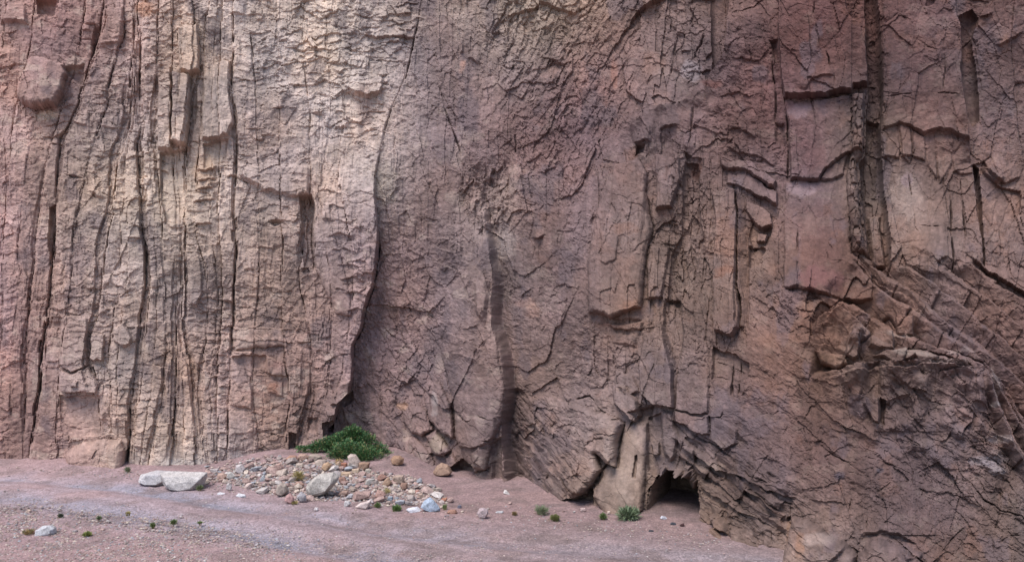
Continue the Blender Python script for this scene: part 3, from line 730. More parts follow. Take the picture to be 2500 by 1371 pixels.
poly([(2160, 392), (2222, 392), (2256, 406), (2300, 470), (2318, 640), (2174, 590), (2160, 487)], 0.02, 8, 0, 0.02, "rock_slab")
crack([(2218, 420), (2229, 487), (2235, 557), (2250, 581)], 2.5, 0.13); crack([(2314, 440), (2317, 517), (2321, 590), (2326, 660)], 2.8, 0.16)
crack([(2340, 430), (2346, 493), (2355, 581)], 2.5, 0.14); crack([(2270, 410), (2282, 470), (2290, 500)], 2, 0.1)
crack([(2180, 470), (2230, 474), (2290, 486)], 1.8, 0.05); crack([(2170, 540), (2230, 556), (2320, 560)], 2, 0.07); crack([(2172, 586), (2200, 592), (2260, 590), (2330, 604), (2395, 616)], 2.4, 0.1)
poly([(2340, 40), (2372, 18), (2386, 44), (2372, 95), (2382, 150), (2388, 300), (2372, 312), (2360, 290), (2347, 175), (2350, 111)], -0.26, 12)
step([(2340, 40), (2346, 111), (2343, 175), (2358, 306), (2362, 380)], 0.16, 70, 1, 8)
poly([(2374, 400), (2390, 415), (2400, 546), (2402, 650), (2398, 645), (2395, 581), (2384, 517)], -0.3, 3)
step([(2372, 400), (2384, 517), (2395, 581), (2398, 650)], 0.16, 40, 1, 4)
step([(2360, 330), (2368, 400)], 0.16, 30, 1, 4)
step([(2395, 410), (2430, 440), (2455, 450), (2500, 425)], 0.15, 60, -1)
poly([(2396, 408), (2412, 414), (2452, 438), (2436, 452), (2402, 430)], 0.10, 4, 0, 0, "rock_block")
step([(2430, 118), (2450, 112), (2480, 95), (2500, 75)], 0.14, 50, -1)
step([(2386, 48), (2410, 42), (2425, 28)], 0.10, 40, -1)
poly([(2258, -10), (2282, 4), (2276, 18), (2256, 24)], -0.10, 3)
crack([(1986, 22), (1984, 60), (2000, 120), (2020, 150), (2024, 180)], 2, 0.08)
step([(1966, 236), (1985, 210), (2000, 202), (2034, 200)], 0.10, 25, -1, 8)
crack([(2280, 78), (2310, 78), (2335, 62)], 2, 0.08); crack([(2228, 104), (2260, 128), (2296, 138)], 2, 0.06); crack([(2160, 240), (2200, 238), (2300, 236), (2345, 246)], 1.8, 0.06)
crack([(2298, 110), (2302, 170), (2300, 240)], 1.8, 0.06); crack([(2213, 150), (2212, 220)], 1.8, 0.05); crack([(2318, 250), (2330, 330), (2336, 352)], 2, 0.1)
poly([(1880, 105), (1902, 100), (1904, 150), (1892, 148)], -0.12, 6)
poly([(1888, 300), (1912, 304), (1914, 360), (1892, 352)], -0.12, 6, 0, 0)
crack([(1908, 175), (1918, 250), (1920, 330), (1922, 440)], 3, 0.14)
crack([(1886, 150), (1896, 240), (1890, 300)], 3, 0.1)
crack([(1946, 560), (1946, 640), (1948, 700)], 2, 0.08); crack([(2078, 640), (2080, 690)], 2, 0.1)
step([(1915, 702), (1946, 704), (1990, 714), (2060, 726)], 0.16, 60, -1, 8)
poly([(1914, 640), (1948, 640), (1950, 700), (1916, 704)], 0.07, 3, 0, 0, "rock_block")

# the bulge: ledges whose tops catch the sky
LEDGES = [
    ([(2042, 902), (2075, 890), (2116, 884)], 0.24, 60),
    ([(2150, 886), (2200, 892), (2245, 882), (2290, 876), (2340, 884), (2380, 902)], 0.34, 60),
    ([(2315, 942), (2345, 960), (2375, 990), (2385, 1000)], 0.2, 50),
    ([(2385, 1010), (2404, 1040), (2440, 1058), (2478, 1078)], 0.3, 50),
    ([(2340, 1108), (2385, 1114), (2419, 1126), (2468, 1158)], 0.26, 50),
    ([(2010, 770), (2040, 740), (2090, 760)], 0.16, 40),
    ([(2070, 840), (2080, 806), (2104, 800), (2112, 812)], 0.16, 30),
    ([(1880, 800), (1930, 815), (1990, 830), (2030, 826)], 0.16, 60),
    ([(2080, 612), (2125, 660), (2165, 690), (2215, 712), (2270, 756)], 0.22, 40),
]
LEDGES += [([(2000, 915), (2042, 904), (2075, 892), (2116, 886), (2150, 888), (2200, 894), (2245, 884), (2290, 878), (2340, 884), (2400, 900), (2470, 930)], 0.42, 150),
           ([(1640, 1040), (1700, 1010), (1735, 960), (1760, 870)], 0.0, 10)]
for pts, h, f in LEDGES:
    step(pts, h, f, 1, 14)
    off = [(x + 4, y + 15) for x, y in pts]
    step(off, h * 0.25, 20, 1, 14)
poly([(2114, 886), (2150, 890), (2152, 960), (2140, 968), (2108, 955)], -0.12, 8, -0.3, 0)
poly([(2070, 895), (2112, 886), (2106, 955), (2098, 985), (2080, 980)], 0.10, 5, 0.1, 0, "rock_block")
poly([(2110, 968), (2146, 965), (2148, 1026), (2136, 1024), (2106, 990)], 0.14, 4, 0.1, 0, "rock_block")
poly([(2148, 966), (2166, 975), (2160, 1030), (2149, 1028)], -0.16, 4)
poly([(2150, 985), (2220, 960), (2230, 1000), (2180, 1040), (2155, 1036)], -0.12, 14)
poly([(1992, 860), (2060, 862), (2072, 880), (2040, 900), (2005, 892)], 0.10, 10, 0, 0.05, "rock_block")
poly([(2066, 860), (2072, 812), (2104, 806), (2098, 866), (2084, 874)], 0.17, 4, 0.1, 0, "rock_block")
poly([(2130, 870), (2210, 848), (2216, 858), (2240, 872), (2190, 888)], 0.18, 4, 0, 0.05, "rock_ledge")
poly([(2128, 800), (2180, 802), (2182, 850), (2140, 858), (2120, 840)], 0.14, 5, 0.05, 0, "rock_block")
poly([(2184, 770), (2228, 768), (2232, 815), (2190, 812)], 0.10, 4, 0.05, 0, "rock_block")
step([(2378, 990), (2370, 1030), (2352, 1045), (2345, 1075)], 0.22, 50, 1)
step([(2325, 1045), (2318, 1060), (2312, 1072), (2290, 1084)], 0.10, 30, 1)
step([(2250, 1048), (2225, 1060), (2222, 1085), (2210, 1108)], 0.14, 60, -1)
step([(1975, 1075), (1995, 1078), (2012, 1070)], 0.09, 30, -1)
crack([(1915, 1060), (1935, 1060), (1960, 1050), (1975, 1080)], 2, 0.06)
crack([(2000, 1085), (2060, 1120), (2100, 1130)], 2.2, 0.07); crack([(2020, 1125), (2070, 1150), (2120, 1166)], 2, 0.06); crack([(2110, 1110), (2180, 1135), (2230, 1160)], 2, 0.06); crack([(2180, 1118), (2260, 1155), (2320, 1190)], 2.2, 0.08)
crack([(2340, 1145), (2332, 1190)], 3, 0.15); crack([(2440, 1240), (2425, 1300), (2430, 1371)], 4.5, 0.2); crack([(2380, 1190), (2400, 1220), (2440, 1245), (2500, 1262)], 3, 0.14); crack([(2440, 1325), (2470, 1308), (2500, 1306)], 3, 0.14); crack([(2390, 1215), (2400, 1200), (2440, 1206), (2465, 1240)], 2.6, 0.1)
crack([(2062, 1295), (2072, 1240), (2078, 1216)], 2.6, 0.12); crack([(2116, 1285), (2120, 1262)], 2, 0.08); crack([(2290, 1360), (2330, 1310), (2350, 1290)], 2, 0.07); crack([(2160, 1180), (2175, 1178), (2140, 1205)], 2, 0.08)
# lower right foot: banded ramp and pale blocks
step([(1640, 1060), (1700, 1110), (1760, 1150), (1830, 1165), (1890, 1200), (1940, 1215)], 0.16, 60, -1)
step([(1700, 1135), (1760, 1185), (1800, 1222), (1812, 1215), (1826, 1192), (1860, 1215), (1895, 1250)], 0.15, 45, -1)
step([(1710, 1190), (1760, 1220), (1830, 1258), (1870, 1278)], 0.12, 35, -1)
crack([(1866, 1255), (1866, 1345)], 3, 0.14); crack([(1882, 1280), (1886, 1340)], 3, 0.12); crack([(1927, 1205), (1928, 1262)], 2.5, 0.1); crack([(1845, 1160), (1885, 1175), (1920, 1180), (1955, 1196), (2060, 1200)], 2.6, 0.12)
poly([(1915, 1262), (1928, 1256), (1930, 1270), (1918, 1276)], -0.2, 3)
poly([(1734, 1248), (1752, 1244), (1780, 1270), (1782, 1300), (1745, 1292)], 0.22, 8, 0, 0, "rock_block")
poly([(1735, 1280), (1748, 1284), (1782, 1318), (1775, 1330), (1736, 1312)], 0.24, 7, 0, 0, "rock_block")
poly([(1784, 1280), (1830, 1300), (1862, 1330), (1862, 1360), (1785, 1330)], 0.14, 6, 0, 0, "rock_block")
poly([(1772, 1236), (1790, 1222), (1812, 1240), (1806, 1262), (1780, 1258)], 0.08, 6, 0, 0, "rock_block")
poly([(1908, 1385), (1935, 1262), (1965, 1262), (2040, 1310), (2066, 1320), (2096, 1350), (2092, 1390)], 0.42, 16, 0, 0.1, "rock_block")
step([(1945, 1300), (1990, 1322), (2030, 1345)], 0.08, 30, 1)
poly([(2068, 1325), (2096, 1340), (2096, 1390), (2030, 1390), (2032, 1365)], -0.12, 5)
poly([(2090, 1390), (2098, 1350), (2118, 1322), (2150, 1310), (2200, 1330), (2258, 1372), (2262, 1390)], 0.40, 24, 0, 0, "rock_block")
poly([(2090, 1330), (2110, 1298), (2150, 1290), (2200, 1300), (2240, 1330), (2200, 1328), (2150, 1308), (2118, 1318)], -0.08, 8)
poly([(2205, 1345), (2225, 1335), (2252, 1348), (2248, 1362), (2215, 1358)], 0.14, 6, 0, 0, "rock_block")

# main cracks between the beds and across the middle
def band(pts, w, d, off=0.0):
    """a strip of thin weak beds eaten back behind its neighbours"""
    s_ = win(pts, w * 3 + 12)
    x, y = SX[s_], SY[s_]
    di, sg, p, L = polydist(x, y, pts)
    sdist = di * sg + off
    ww = w * (0.65 + 0.9 * np.clip(0.5 + vnoise(p / 60, p * 0 + pts[0][0], 15), 0, 1))
    k = 1 - sstep(ww - 1.6, ww + 1.6, np.abs(sdist))
    e = np.clip(np.minimum(p, L - p) / 40, 0, 1)
    lam = 0.35 * (hsh(np.floor(sdist / 3.2), np.floor(p / 70), 16) - 0.5)
    HT[s_] -= d * (1 + lam) * k * e
for gi, w, d in [(4, 2.5, 0.2), (3, 1.8, 0.09), (2, 1.8, 0.09), (6, 2.2, 0.15), (7, 2.2, 0.15), (8, 1.8, 0.10), (10, 2.0, 0.12), (11, 1.8, 0.10), (12, 2.3, 0.15), (15, 2.2, 0.14), (18, 2.5, 0.16), (5, 1.7, 0.09), (9, 1.7, 0.09), (13, 1.6, 0.07), (14, 1.6, 0.07), (16, 1.8, 0.08)]:
    crack([p for p in GUIDES[gi] if -90 < p[1] < 1200], w, d)
def cut(gi, y0, y1): return [p for p in GUIDES[gi] if y0 <= p[1] <= y1]
band(cut(4, 0, 1150), 6, 0.13, 4); band(cut(6, 200, 1000), 10, 0.13, -8); band(cut(7, 300, 1150), 7, 0.12, 3); band(cut(7, 0, 330), 9, 0.10)
band(cut(8, 150, 500), 6, 0.08); band(cut(9, 600, 1140), 8, 0.10); band(cut(10, 700, 1140), 8, 0.09, -5); band(cut(10, 100, 500), 7, 0.10, 3); band(cut(11, 780, 1140), 6, 0.09)
band(cut(12, 100, 900), 4, 0.14); band(cut(15, 880, 1100), 12, 0.13, 6); band(cut(3, 380, 1080), 6, 0.07); band(cut(8, 860, 1140), 7, 0.09)
poly([(120, 500), (136, 495), (135, 610), (122, 640), (116, 600)], -0.28, 5)
poly([(349, 585), (358, 600), (356, 700), (350, 700)], -0.26, 3)
poly([(305, 1095), (314, 1090), (314, 1160), (304, 1160)], -0.4, 3)
step([p for p in GUIDES[18] if 420 < p[1] < 1060], 0.18, 60, 1, 40)
crack([(1062, 184), (1078, 239), (1090, 283), (1104, 321), (1122, 373), (1130, 400)], 3.2, 0.2)
crack([(1090, 268), (1108, 266), (1120, 266)], 2.4, 0.14)
step([(1122, 131), (1133, 132)], 0.2, 14, -1, 2); step([(1140, 142), (1158, 148), (1170, 158)], 0.1, 25, -1, 4)
crack([(1085, 891), (1098, 945), (1108, 985), (1113, 1042)], 3, 0.16)
crack([(1130, 1010), (1150, 1022), (1180, 1012), (1212, 1024)], 2.6, 0.14)
crack([(1120, 1082), (1160, 1092), (1190, 1068), (1220, 1070)], 3, 0.16)
crack([(960, 1060), (975, 1100), (1000, 1135)], 6, 0.25)
crack([(1005, 860), (1000, 880)], 3, 0.1); crack([(1310, 870), (1325, 860)], 3, 0.14); crack([(1320, 815), (1330, 795)], 3, 0.12)
crack([(1400, 975), (1440, 960), (1470, 1000), (1520, 1035)], 3, 0.16); crack([(1436, 1088), (1458, 1070), (1480, 1072)], 3, 0.16)
for (x0, y0, x1, y1) in [(1630, 215, 1650, 100), (1665, 190, 1720, 85), (1678, 172, 1703, 165), (1672, 220, 1700, 170), (1590, 255, 1592, 225), (1546, 97, 1562, 92), (1400, 60, 1470, 5), (1450, 75, 1480, 35), (1380, 150, 1400, 110), (1260, 330, 1262, 380), (1660, 350, 1720, 290), (1680, 370, 1690, 270)]:
    crack([(x0, y0), ((x0 + x1) / 2 + 3, (y0 + y1) / 2), (x1, y1)], 3, 0.12)
for k in range(190):    # short level breaks across the beds
    x0 = random.uniform(110, 900); y0 = random.uniform(-10, 1110); l = random.uniform(12, 46); sl = random.gauss(0.12, 0.16)
    crack([(x0, y0), (x0 + l * 0.5, y0 + l * 0.5 * sl + random.uniform(-2.5, 2.5)), (x0 + l, y0 + l * sl)], 2.2, 0.07, 0.3)
    if k % 2: step([(x0, y0), (x0 + l * 0.5, y0 + l * 0.5 * sl - 2), (x0 + l, y0 + l * sl)], random.uniform(0.04, 0.09), random.uniform(10, 24), random.choice([-1, -1, 1]), 6)
for k in range(45):     # short tight joints everywhere
    x0 = random.uniform(930, 2480); y0 = random.uniform(0, 1180)
    if x0 > 1780 and y0 > 720: continue
    a = random.choice([random.gauss(1.45, 0.2), random.gauss(0.5, 0.3)]); l = random.uniform(18, 60)
    crack([(x0, y0), (x0 + l * .5 * math.cos(a) + random.uniform(-4, 4), y0 + l * .5 * math.sin(a)), (x0 + l * math.cos(a), y0 + l * math.sin(a))], 1.7, 0.035)

# --- place every grid point: base wall plus relief along the wall's own normal
def base_xyz(x, y):
    D = base_depth(x, y)
    return np.stack([(x - CX) / F * D, D, CAMH - (y - HOR) / F * D], -1)
P0 = base_xyz(PX, PY)
du = base_xyz(PX + 12, PY) - base_xyz(PX - 12, PY)
dv = base_xyz(PX, PY + 12) - base_xyz(PX, PY - 12)
NN = np.cross(du, dv)
NN /= np.linalg.norm(NN, axis=-1, keepdims=True)
NN *= np.where(NN[..., 1:2] > 0, -1, 1)
# the wall is an amphitheatre: relief stands out mostly level, toward its open side
AX = np.stack([-P0[..., 0], -P0[..., 1], 0 * P0[..., 0]], -1)
AX /= np.linalg.norm(AX, axis=-1, keepdims=True)
NN = 0.25 * NN + 0.75 * AX
NN /= np.linalg.norm(NN, axis=-1, keepdims=True)
P = P0 + NN * (H + HT * (1 - 0.22 * LEFT))[..., None]

# --- rock colour (albedo) by zone
CTRL = [(-60, 300, (158, 130, 122)), (-60, 900, (152, 122, 114)), (0, 300, (158, 130, 122)), (0, 100, (160, 130, 120)), (0, 500, (156, 126, 120)), (30, 850, (152, 120, 114)), (-50, 700, (154, 124, 118)), (-50, 1100, (154, 124, 116)), (60, 1100, (150, 118, 108)), (80, 200, (158, 122, 112)), (180, 60, (148, 116, 112)),
        (220, 250, (158, 134, 122)), (230, 450, (164, 144, 130)), (230, 700, (156, 132, 120)), (220, 900, (152, 130, 118)), (230, 1100, (160, 128, 116)), (330, 300, (150, 126, 116)), (330, 100, (158, 128, 116)),
        (420, 100, (164, 144, 130)), (420, 450, (184, 164, 146)), (430, 700, (154, 132, 120)), (430, 950, (156, 132, 118)), (420, 1120, (176, 160, 148)), (520, 250, (158, 138, 126)), (530, 480, (168, 144, 126)), (530, 700, (150, 126, 114)), (520, 1000, (148, 122, 112)), (560, 1110, (158, 140, 134)),
        (650, 100, (168, 148, 136)), (650, 350, (152, 130, 122)), (650, 520, (156, 134, 122)), (650, 750, (150, 126, 114)), (650, 950, (146, 114, 102)), (680, 1080, (152, 124, 112)),
        (850, 60, (186, 168, 155)), (850, 180, (188, 170, 157)), (880, 300, (174, 153, 142)), (900, 400, (178, 160, 148)), (820, 460, (160, 138, 128)), (850, 600, (146, 122, 116)), (820, 800, (140, 114, 108)), (800, 960, (126, 100, 92)),
        (1060, 60, (130, 108, 106)), (1000, 250, (144, 124, 118)), (1040, 420, (130, 108, 106)), (1000, 600, (124, 102, 102)), (960, 800, (136, 110, 108)), (940, 1000, (138, 112, 110)), (1100, 250, (136, 112, 108)), (1180, 120, (150, 126, 116)), (1180, 350, (128, 104, 102)), (1200, 520, (152, 132, 124)), (1220, 600, (140, 120, 116)), (1100, 500, (132, 108, 104)), (1110, 750, (140, 114, 108)), (1100, 950, (134, 108, 102)), (1170, 1000, (124, 100, 96)), (1180, 1120, (122, 98, 92)),
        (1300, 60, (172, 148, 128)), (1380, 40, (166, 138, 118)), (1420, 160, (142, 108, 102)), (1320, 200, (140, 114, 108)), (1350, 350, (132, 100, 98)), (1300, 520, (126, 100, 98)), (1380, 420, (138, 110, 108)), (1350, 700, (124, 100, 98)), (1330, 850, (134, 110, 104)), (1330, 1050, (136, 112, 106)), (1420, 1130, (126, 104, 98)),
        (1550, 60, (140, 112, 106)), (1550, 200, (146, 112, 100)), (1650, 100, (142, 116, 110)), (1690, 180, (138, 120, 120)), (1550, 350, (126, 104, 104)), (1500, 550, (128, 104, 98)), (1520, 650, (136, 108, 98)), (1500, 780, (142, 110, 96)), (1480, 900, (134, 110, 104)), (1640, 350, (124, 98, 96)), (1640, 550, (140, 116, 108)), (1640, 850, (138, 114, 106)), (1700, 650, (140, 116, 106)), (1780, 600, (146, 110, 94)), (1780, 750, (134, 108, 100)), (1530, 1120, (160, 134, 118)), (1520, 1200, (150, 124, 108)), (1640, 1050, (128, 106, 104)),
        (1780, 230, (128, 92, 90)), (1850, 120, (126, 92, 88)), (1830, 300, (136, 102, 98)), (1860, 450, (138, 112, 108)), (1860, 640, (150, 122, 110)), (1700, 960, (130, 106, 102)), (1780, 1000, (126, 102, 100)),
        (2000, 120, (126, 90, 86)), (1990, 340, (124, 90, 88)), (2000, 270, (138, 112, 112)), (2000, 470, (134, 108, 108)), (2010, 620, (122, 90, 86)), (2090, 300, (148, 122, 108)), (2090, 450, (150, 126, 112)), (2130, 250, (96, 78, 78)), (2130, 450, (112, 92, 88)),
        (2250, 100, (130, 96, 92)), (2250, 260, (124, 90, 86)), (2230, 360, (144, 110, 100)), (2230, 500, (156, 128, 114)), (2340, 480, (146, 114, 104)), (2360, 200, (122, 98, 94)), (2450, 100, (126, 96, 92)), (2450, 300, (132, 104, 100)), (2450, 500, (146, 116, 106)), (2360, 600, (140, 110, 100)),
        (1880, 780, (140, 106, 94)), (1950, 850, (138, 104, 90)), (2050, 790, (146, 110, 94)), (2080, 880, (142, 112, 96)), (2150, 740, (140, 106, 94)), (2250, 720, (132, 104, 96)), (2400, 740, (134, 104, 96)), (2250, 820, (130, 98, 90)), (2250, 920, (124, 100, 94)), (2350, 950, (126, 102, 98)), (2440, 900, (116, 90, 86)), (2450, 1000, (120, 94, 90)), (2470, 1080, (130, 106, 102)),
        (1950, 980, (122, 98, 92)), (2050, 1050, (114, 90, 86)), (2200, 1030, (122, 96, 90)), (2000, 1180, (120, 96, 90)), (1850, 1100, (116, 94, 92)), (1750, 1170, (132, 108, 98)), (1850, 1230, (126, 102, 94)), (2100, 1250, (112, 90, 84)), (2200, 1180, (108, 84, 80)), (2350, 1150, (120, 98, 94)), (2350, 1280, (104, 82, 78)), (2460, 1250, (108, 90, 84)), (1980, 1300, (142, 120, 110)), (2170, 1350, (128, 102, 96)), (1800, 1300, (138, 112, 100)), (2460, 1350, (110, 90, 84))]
cc = np.array([lin(c) for _, _, c in CTRL])
cg = tps([(a, b) for a, b, _ in CTRL], cc, qx, np.clip(qy, -100, 1400), 0.02)
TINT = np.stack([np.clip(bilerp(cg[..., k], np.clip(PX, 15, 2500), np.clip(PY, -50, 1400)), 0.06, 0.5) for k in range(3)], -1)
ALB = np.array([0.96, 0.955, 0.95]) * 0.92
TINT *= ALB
# beds, blocks and blotches differ a little in colour
def shift(mask, col, amt):
    """mix towards a colour given in photograph values"""
    global TINT
    a = np.clip(mask * amt, 0, 1)[..., None]
    TINT = TINT * (1 - a) + lin(col) * ALB * a
bv = (BED - 0.5) * A_MASK
TINT *= (1 + 0.26 * bv)[..., None]
i1, _, _, e1 = cells(WX / 60, WY / 45, 701)
i2, _, _, e2 = cells(WX / 17, WY / 13, 702)
TINT *= (1 + 0.14 * (i1 - 0.5) + 0.16 * (i2 - 0.5))[..., None]
blot = fbm(PX / 90, PY / 110, 711, 4)
TINT *= (1 + 0.35 * blot)[..., None]
warm = fbm(WX / 110, WY / 150, 712, 4)
TINT *= np.stack([1 + 0.10 * warm, 1 - 0.0 * warm, 1 - 0.14 * warm], -1)
TINT *= np.interp(PX, [0, 300, 500, 880, 1010, 1300, 1500, 1880, 2100, 2180, 2500], [1.0, 1.10, 1.13, 1.12, 0.90, 0.80, 0.74, 0.55, 0.49, 0.60, 0.60])[..., None] * (1 + 0.24 * sstep(620, 760, PY) * sstep(1750, 1950, PX))[..., None]  # stronger sky light on the left put into the albedo, falling off rightwards
grain = fbm(PX / 7, PY / 6, 713, 3)
TINT *= (1 + 0.34 * grain)[..., None]
streak = fbm(WX / 9, WY / 110, 714, 3)
TINT *= (1 + 0.20 * streak)[..., None]
# pale lime dusting, rust and dark varnish patches
shift(sstep(0.22, 0.45, fbm(WX / 45, WY / 30, 721, 4)), (190, 168, 152), 0.35 * np.interp(PX, [900, 1400], [1, 0.18]))
shift(sstep(0.28, 0.5, fbm(WX / 70, WY / 60, 722, 4)) * (PX > 1250), (150, 104, 82), 0.12)
shift(sstep(0.25, 0.5, fbm(WX / 60, WY / 90, 723, 4)), (98, 84, 88), 0.5)
def blotch(cx, cy, rx, ry, col, amt):
    s = win([(cx - rx * 2, cy - ry * 2), (cx + rx * 2, cy + ry * 2)], 5)
    d = ((WX[s] - cx) / rx) ** 2 + ((WY[s] - cy) / ry) ** 2
    amt = amt * (0.36 if col[0] - col[2] > 38 and PX[s].mean() > 1240 else 0.9)
    a = (np.clip(1.3 - d + 1.2 * fbm(PX[s] / 22, PY[s] / 22, 731, 3), 0, 1) * amt)[..., None]
    TINT[s] = TINT[s] * (1 - a) + lin(col) * ALB * a
for args in [(1525, 1130, 46, 80, (186, 160, 142), .6), (1530, 1060, 40, 24, (186, 160, 142), .5), (2085, 800, 60, 16, (168, 136, 116), .6), (2030, 880, 50, 14, (166, 134, 112), .5), (2200, 815, 70, 8, (160, 138, 126), .5), (2350, 850, 50, 8, (158, 138, 130), .5), (2430, 930, 12, 40, (158, 140, 134), .5), (1990, 745, 50, 12, (160, 132, 116), .5), (110, 280, 40, 12, (198, 172, 150), .8), (420, 440, 26, 60, (190, 168, 148), .8), (525, 378, 26, 26, (190, 166, 146), .8), (360, 20, 25, 25, (176, 124, 92), .7), (500, 420, 25, 60, (178, 140, 108), .5),
             (1130, 165, 9, 22, (182, 136, 116), .7), (1275, 740, 30, 14, (170, 126, 108), .7), (1300, 760, 18, 14, (172, 128, 108), .7), (1230, 590, 30, 40, (168, 150, 142), .5), (1230, 470, 40, 60, (160, 136, 124), .4), (1545, 750, 30, 18, (146, 96, 68), .8), (1500, 790, 60, 10, (140, 92, 66), .6), (1530, 565, 40, 14, (146, 98, 70), .6),
             (1770, 665, 26, 14, (142, 84, 52), .8), (1775, 600, 30, 60, (156, 106, 82), .6), (1815, 640, 10, 150, (128, 92, 70), .6), (1625, 525, 18, 14, (140, 92, 72), .7), (1700, 410, 15, 20, (146, 92, 68), .6), (1540, 375, 20, 20, (150, 102, 72), .6), (670, 945, 18, 16, (164, 112, 88), .7), (675, 895, 25, 14, (148, 108, 98), .6),
             (1960, 460, 40, 18, (154, 132, 134), .6), (1950, 275, 30, 20, (150, 126, 128), .6), (1980, 395, 45, 40, (116, 78, 76), .6), (2000, 580, 60, 90, (124, 88, 82), .4), (2000, 680, 60, 30, (116, 80, 78), .6), (2440, 1070, 40, 12, (166, 150, 146), .7), (2410, 1125, 50, 14, (152, 140, 142), .6), (2440, 1150, 24, 12, (150, 138, 138), .6), (2430, 985, 14, 6, (176, 160, 154), .8), (2230, 862, 50, 10, (160, 142, 130), .5), (2310, 885, 70, 12, (150, 130, 122), .5),
             (2050, 1160, 14, 14, (78, 70, 78), .8), (2150, 1150, 10, 8, (80, 72, 80), .7), (1900, 830, 60, 20, (160, 118, 98), .5), (1960, 1330, 12, 36, (172, 122, 84), .7), (1925, 1300, 10, 30, (176, 130, 90), .6), (2000, 1310, 40, 14, (160, 142, 134), .6), (1740, 1130, 40, 14, (150, 128, 116), .5), (1500, 170, 8, 40, (176, 116, 90), .7), (1595, 160, 30, 30, (160, 116, 92), .5), (1740, 215, 22, 10, (160, 100, 86), .7), (1690, 175, 25, 22, (150, 136, 138), .6), (1860, 640, 26, 40, (166, 138, 124), .5), (1840, 570, 14, 30, (176, 142, 120), .6), (890, 270, 20, 60, (158, 130, 118), .6), (940, 450, 30, 50, (176, 160, 144), .5), (430, 1130, 60, 14, (178, 168, 160), .7), (340, 1120, 26, 26, (170, 158, 150), .5), (580, 1125, 24, 20, (164, 152, 150), .5), (1060, 985, 12, 24, (160, 146, 142), .7), (1070, 1080, 22, 22, (158, 138, 118), .6), (980, 995, 14, 10, (176, 132, 100), .6), (1525, 950, 18, 8, (184, 154, 134), .7), (1610, 1010, 8, 20, (140, 116, 112), .6), (2210, 480, 40, 60, (160, 136, 124), .5), (2215, 440, 14, 18, (130, 108, 110), .7), (2440, 80, 20, 20, (150, 120, 112), .4), (2455, 115, 12, 26, (170, 124, 100), .6)]:
    blotch(*args)  # pale spots on the right-hand ledge tops: pale rock plus painted sky light
lumT = (TINT * np.array([0.3, 0.6, 0.1])).sum(-1, keepdims=True)
TINT = lumT + (TINT - lumT) * np.interp(PX, [0, 500, 900, 1300, 1800, 2000, 2150, 2500], [0.98, 0.88, 0.86, 0.88, 0.92, 1.08, 0.92, 0.92])[..., None]
TINT = np.clip(TINT, 0.025, 0.66)

# --- split the field into the cliff and its separate beds, columns, slabs and blocks
beds_lab = {}
ok_bed = (BEDID >= 0) & (LAB == 0) & (PX > -150) & (PX < 900) & (PY > -60) & (fadeA > 0.8)
for b in np.unique(BEDID[ok_bed]):
    mm = ok_bed & (BEDID == b)
    if mm.sum() > 900:
        LAB[mm] = new_label("rock_bed")
vid = np.arange(NYG * NXG).reshape(NYG, NXG)
q = np.stack([vid[:-1, :-1], vid[1:, :-1], vid[1:, 1:], vid[:-1, 1:]], -1).reshape(-1, 4)
Pf = P.reshape(-1, 3); Tf = TINT.reshape(-1, 3); Lf = LAB.reshape(-1)
keep = Pf[q, 2].max(1) > -0.5
q = q[keep]
fl = Lf[q[:, 0]]
def grid_mesh(name, faces, pts, tint, mat, smooth=False):
    used, inv = np.unique(faces, return_inverse=True)
    inv = inv.reshape(-1)
    me = bpy.data.meshes.new(name)
    n = faces.shape[1]
    me.vertices.add(len(used)); me.vertices.foreach_set("co", pts[used].astype(np.float32).ravel())
    me.loops.add(len(inv)); me.loops.foreach_set("vertex_index", inv.astype(np.int32))
    me.polygons.add(len(faces)); me.polygons.foreach_set("loop_start", np.arange(0, len(inv), n, dtype=np.int32))
    me.polygons.foreach_set("use_smooth", np.full(len(faces), smooth))
    at_ = me.attributes.new("tint", 'FLOAT_COLOR', 'POINT')
    c4 = np.ones((len(used), 4), np.float32); c4[:, :3] = tint[used]
    at_.data.foreach_set("color", c4.ravel())
    me.materials.append(mat)
    me.update(calc_edges=True)
    return me
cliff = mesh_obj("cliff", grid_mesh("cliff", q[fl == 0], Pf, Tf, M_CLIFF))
tag(cliff, kind="structure")
order = np.argsort(fl, kind='stable'); fs = fl[order]
for l, nm in LABNAMES.items():
    a, b = np.searchsorted(fs, [l, l + 1])
    if b - a < 12: continue
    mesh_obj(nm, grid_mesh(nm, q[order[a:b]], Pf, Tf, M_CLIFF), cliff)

# ------------------------------------------------------------------ the wadi floor
gxs = axis([(-400, -40, 40), (-40, -13, 3), (-13, 10, 0.045), (10, 40, 3), (40, 401, 40)])
gys = axis([(-300, 0, 40), (0, 7.5, 0.75), (7.5, 19, 0.045), (19, 40, 2), (40, 401, 40)])
XG, YG = np.meshgrid(gxs, gys)
ZG_ = ground_z(XG, YG)
near = (np.abs(XG) < 13) & (YG > 7) & (YG < 19)
dT, sT, pT, _ = polydist(XG, YG, TRACK)
sd_t = dT * sT
def bump1(c, w): return np.exp(-((sd_t - c) / w) ** 2)
wob = 0.3 * fbm(XG * 0.25, YG * 0.25, 40, 2)
road_w = np.exp(-((sd_t + wob + 0.2) / 1.6) ** 4)
rut1 = np.exp(-(((sd_t + wob) - 0.35) / 0.28) ** 2); rut2 = np.exp(-(((sd_t + wob) + 0.9) / 0.32) ** 2)
fl_bed = fbm(pT * 0.22, dT * sT * 3.2, 41, 4)
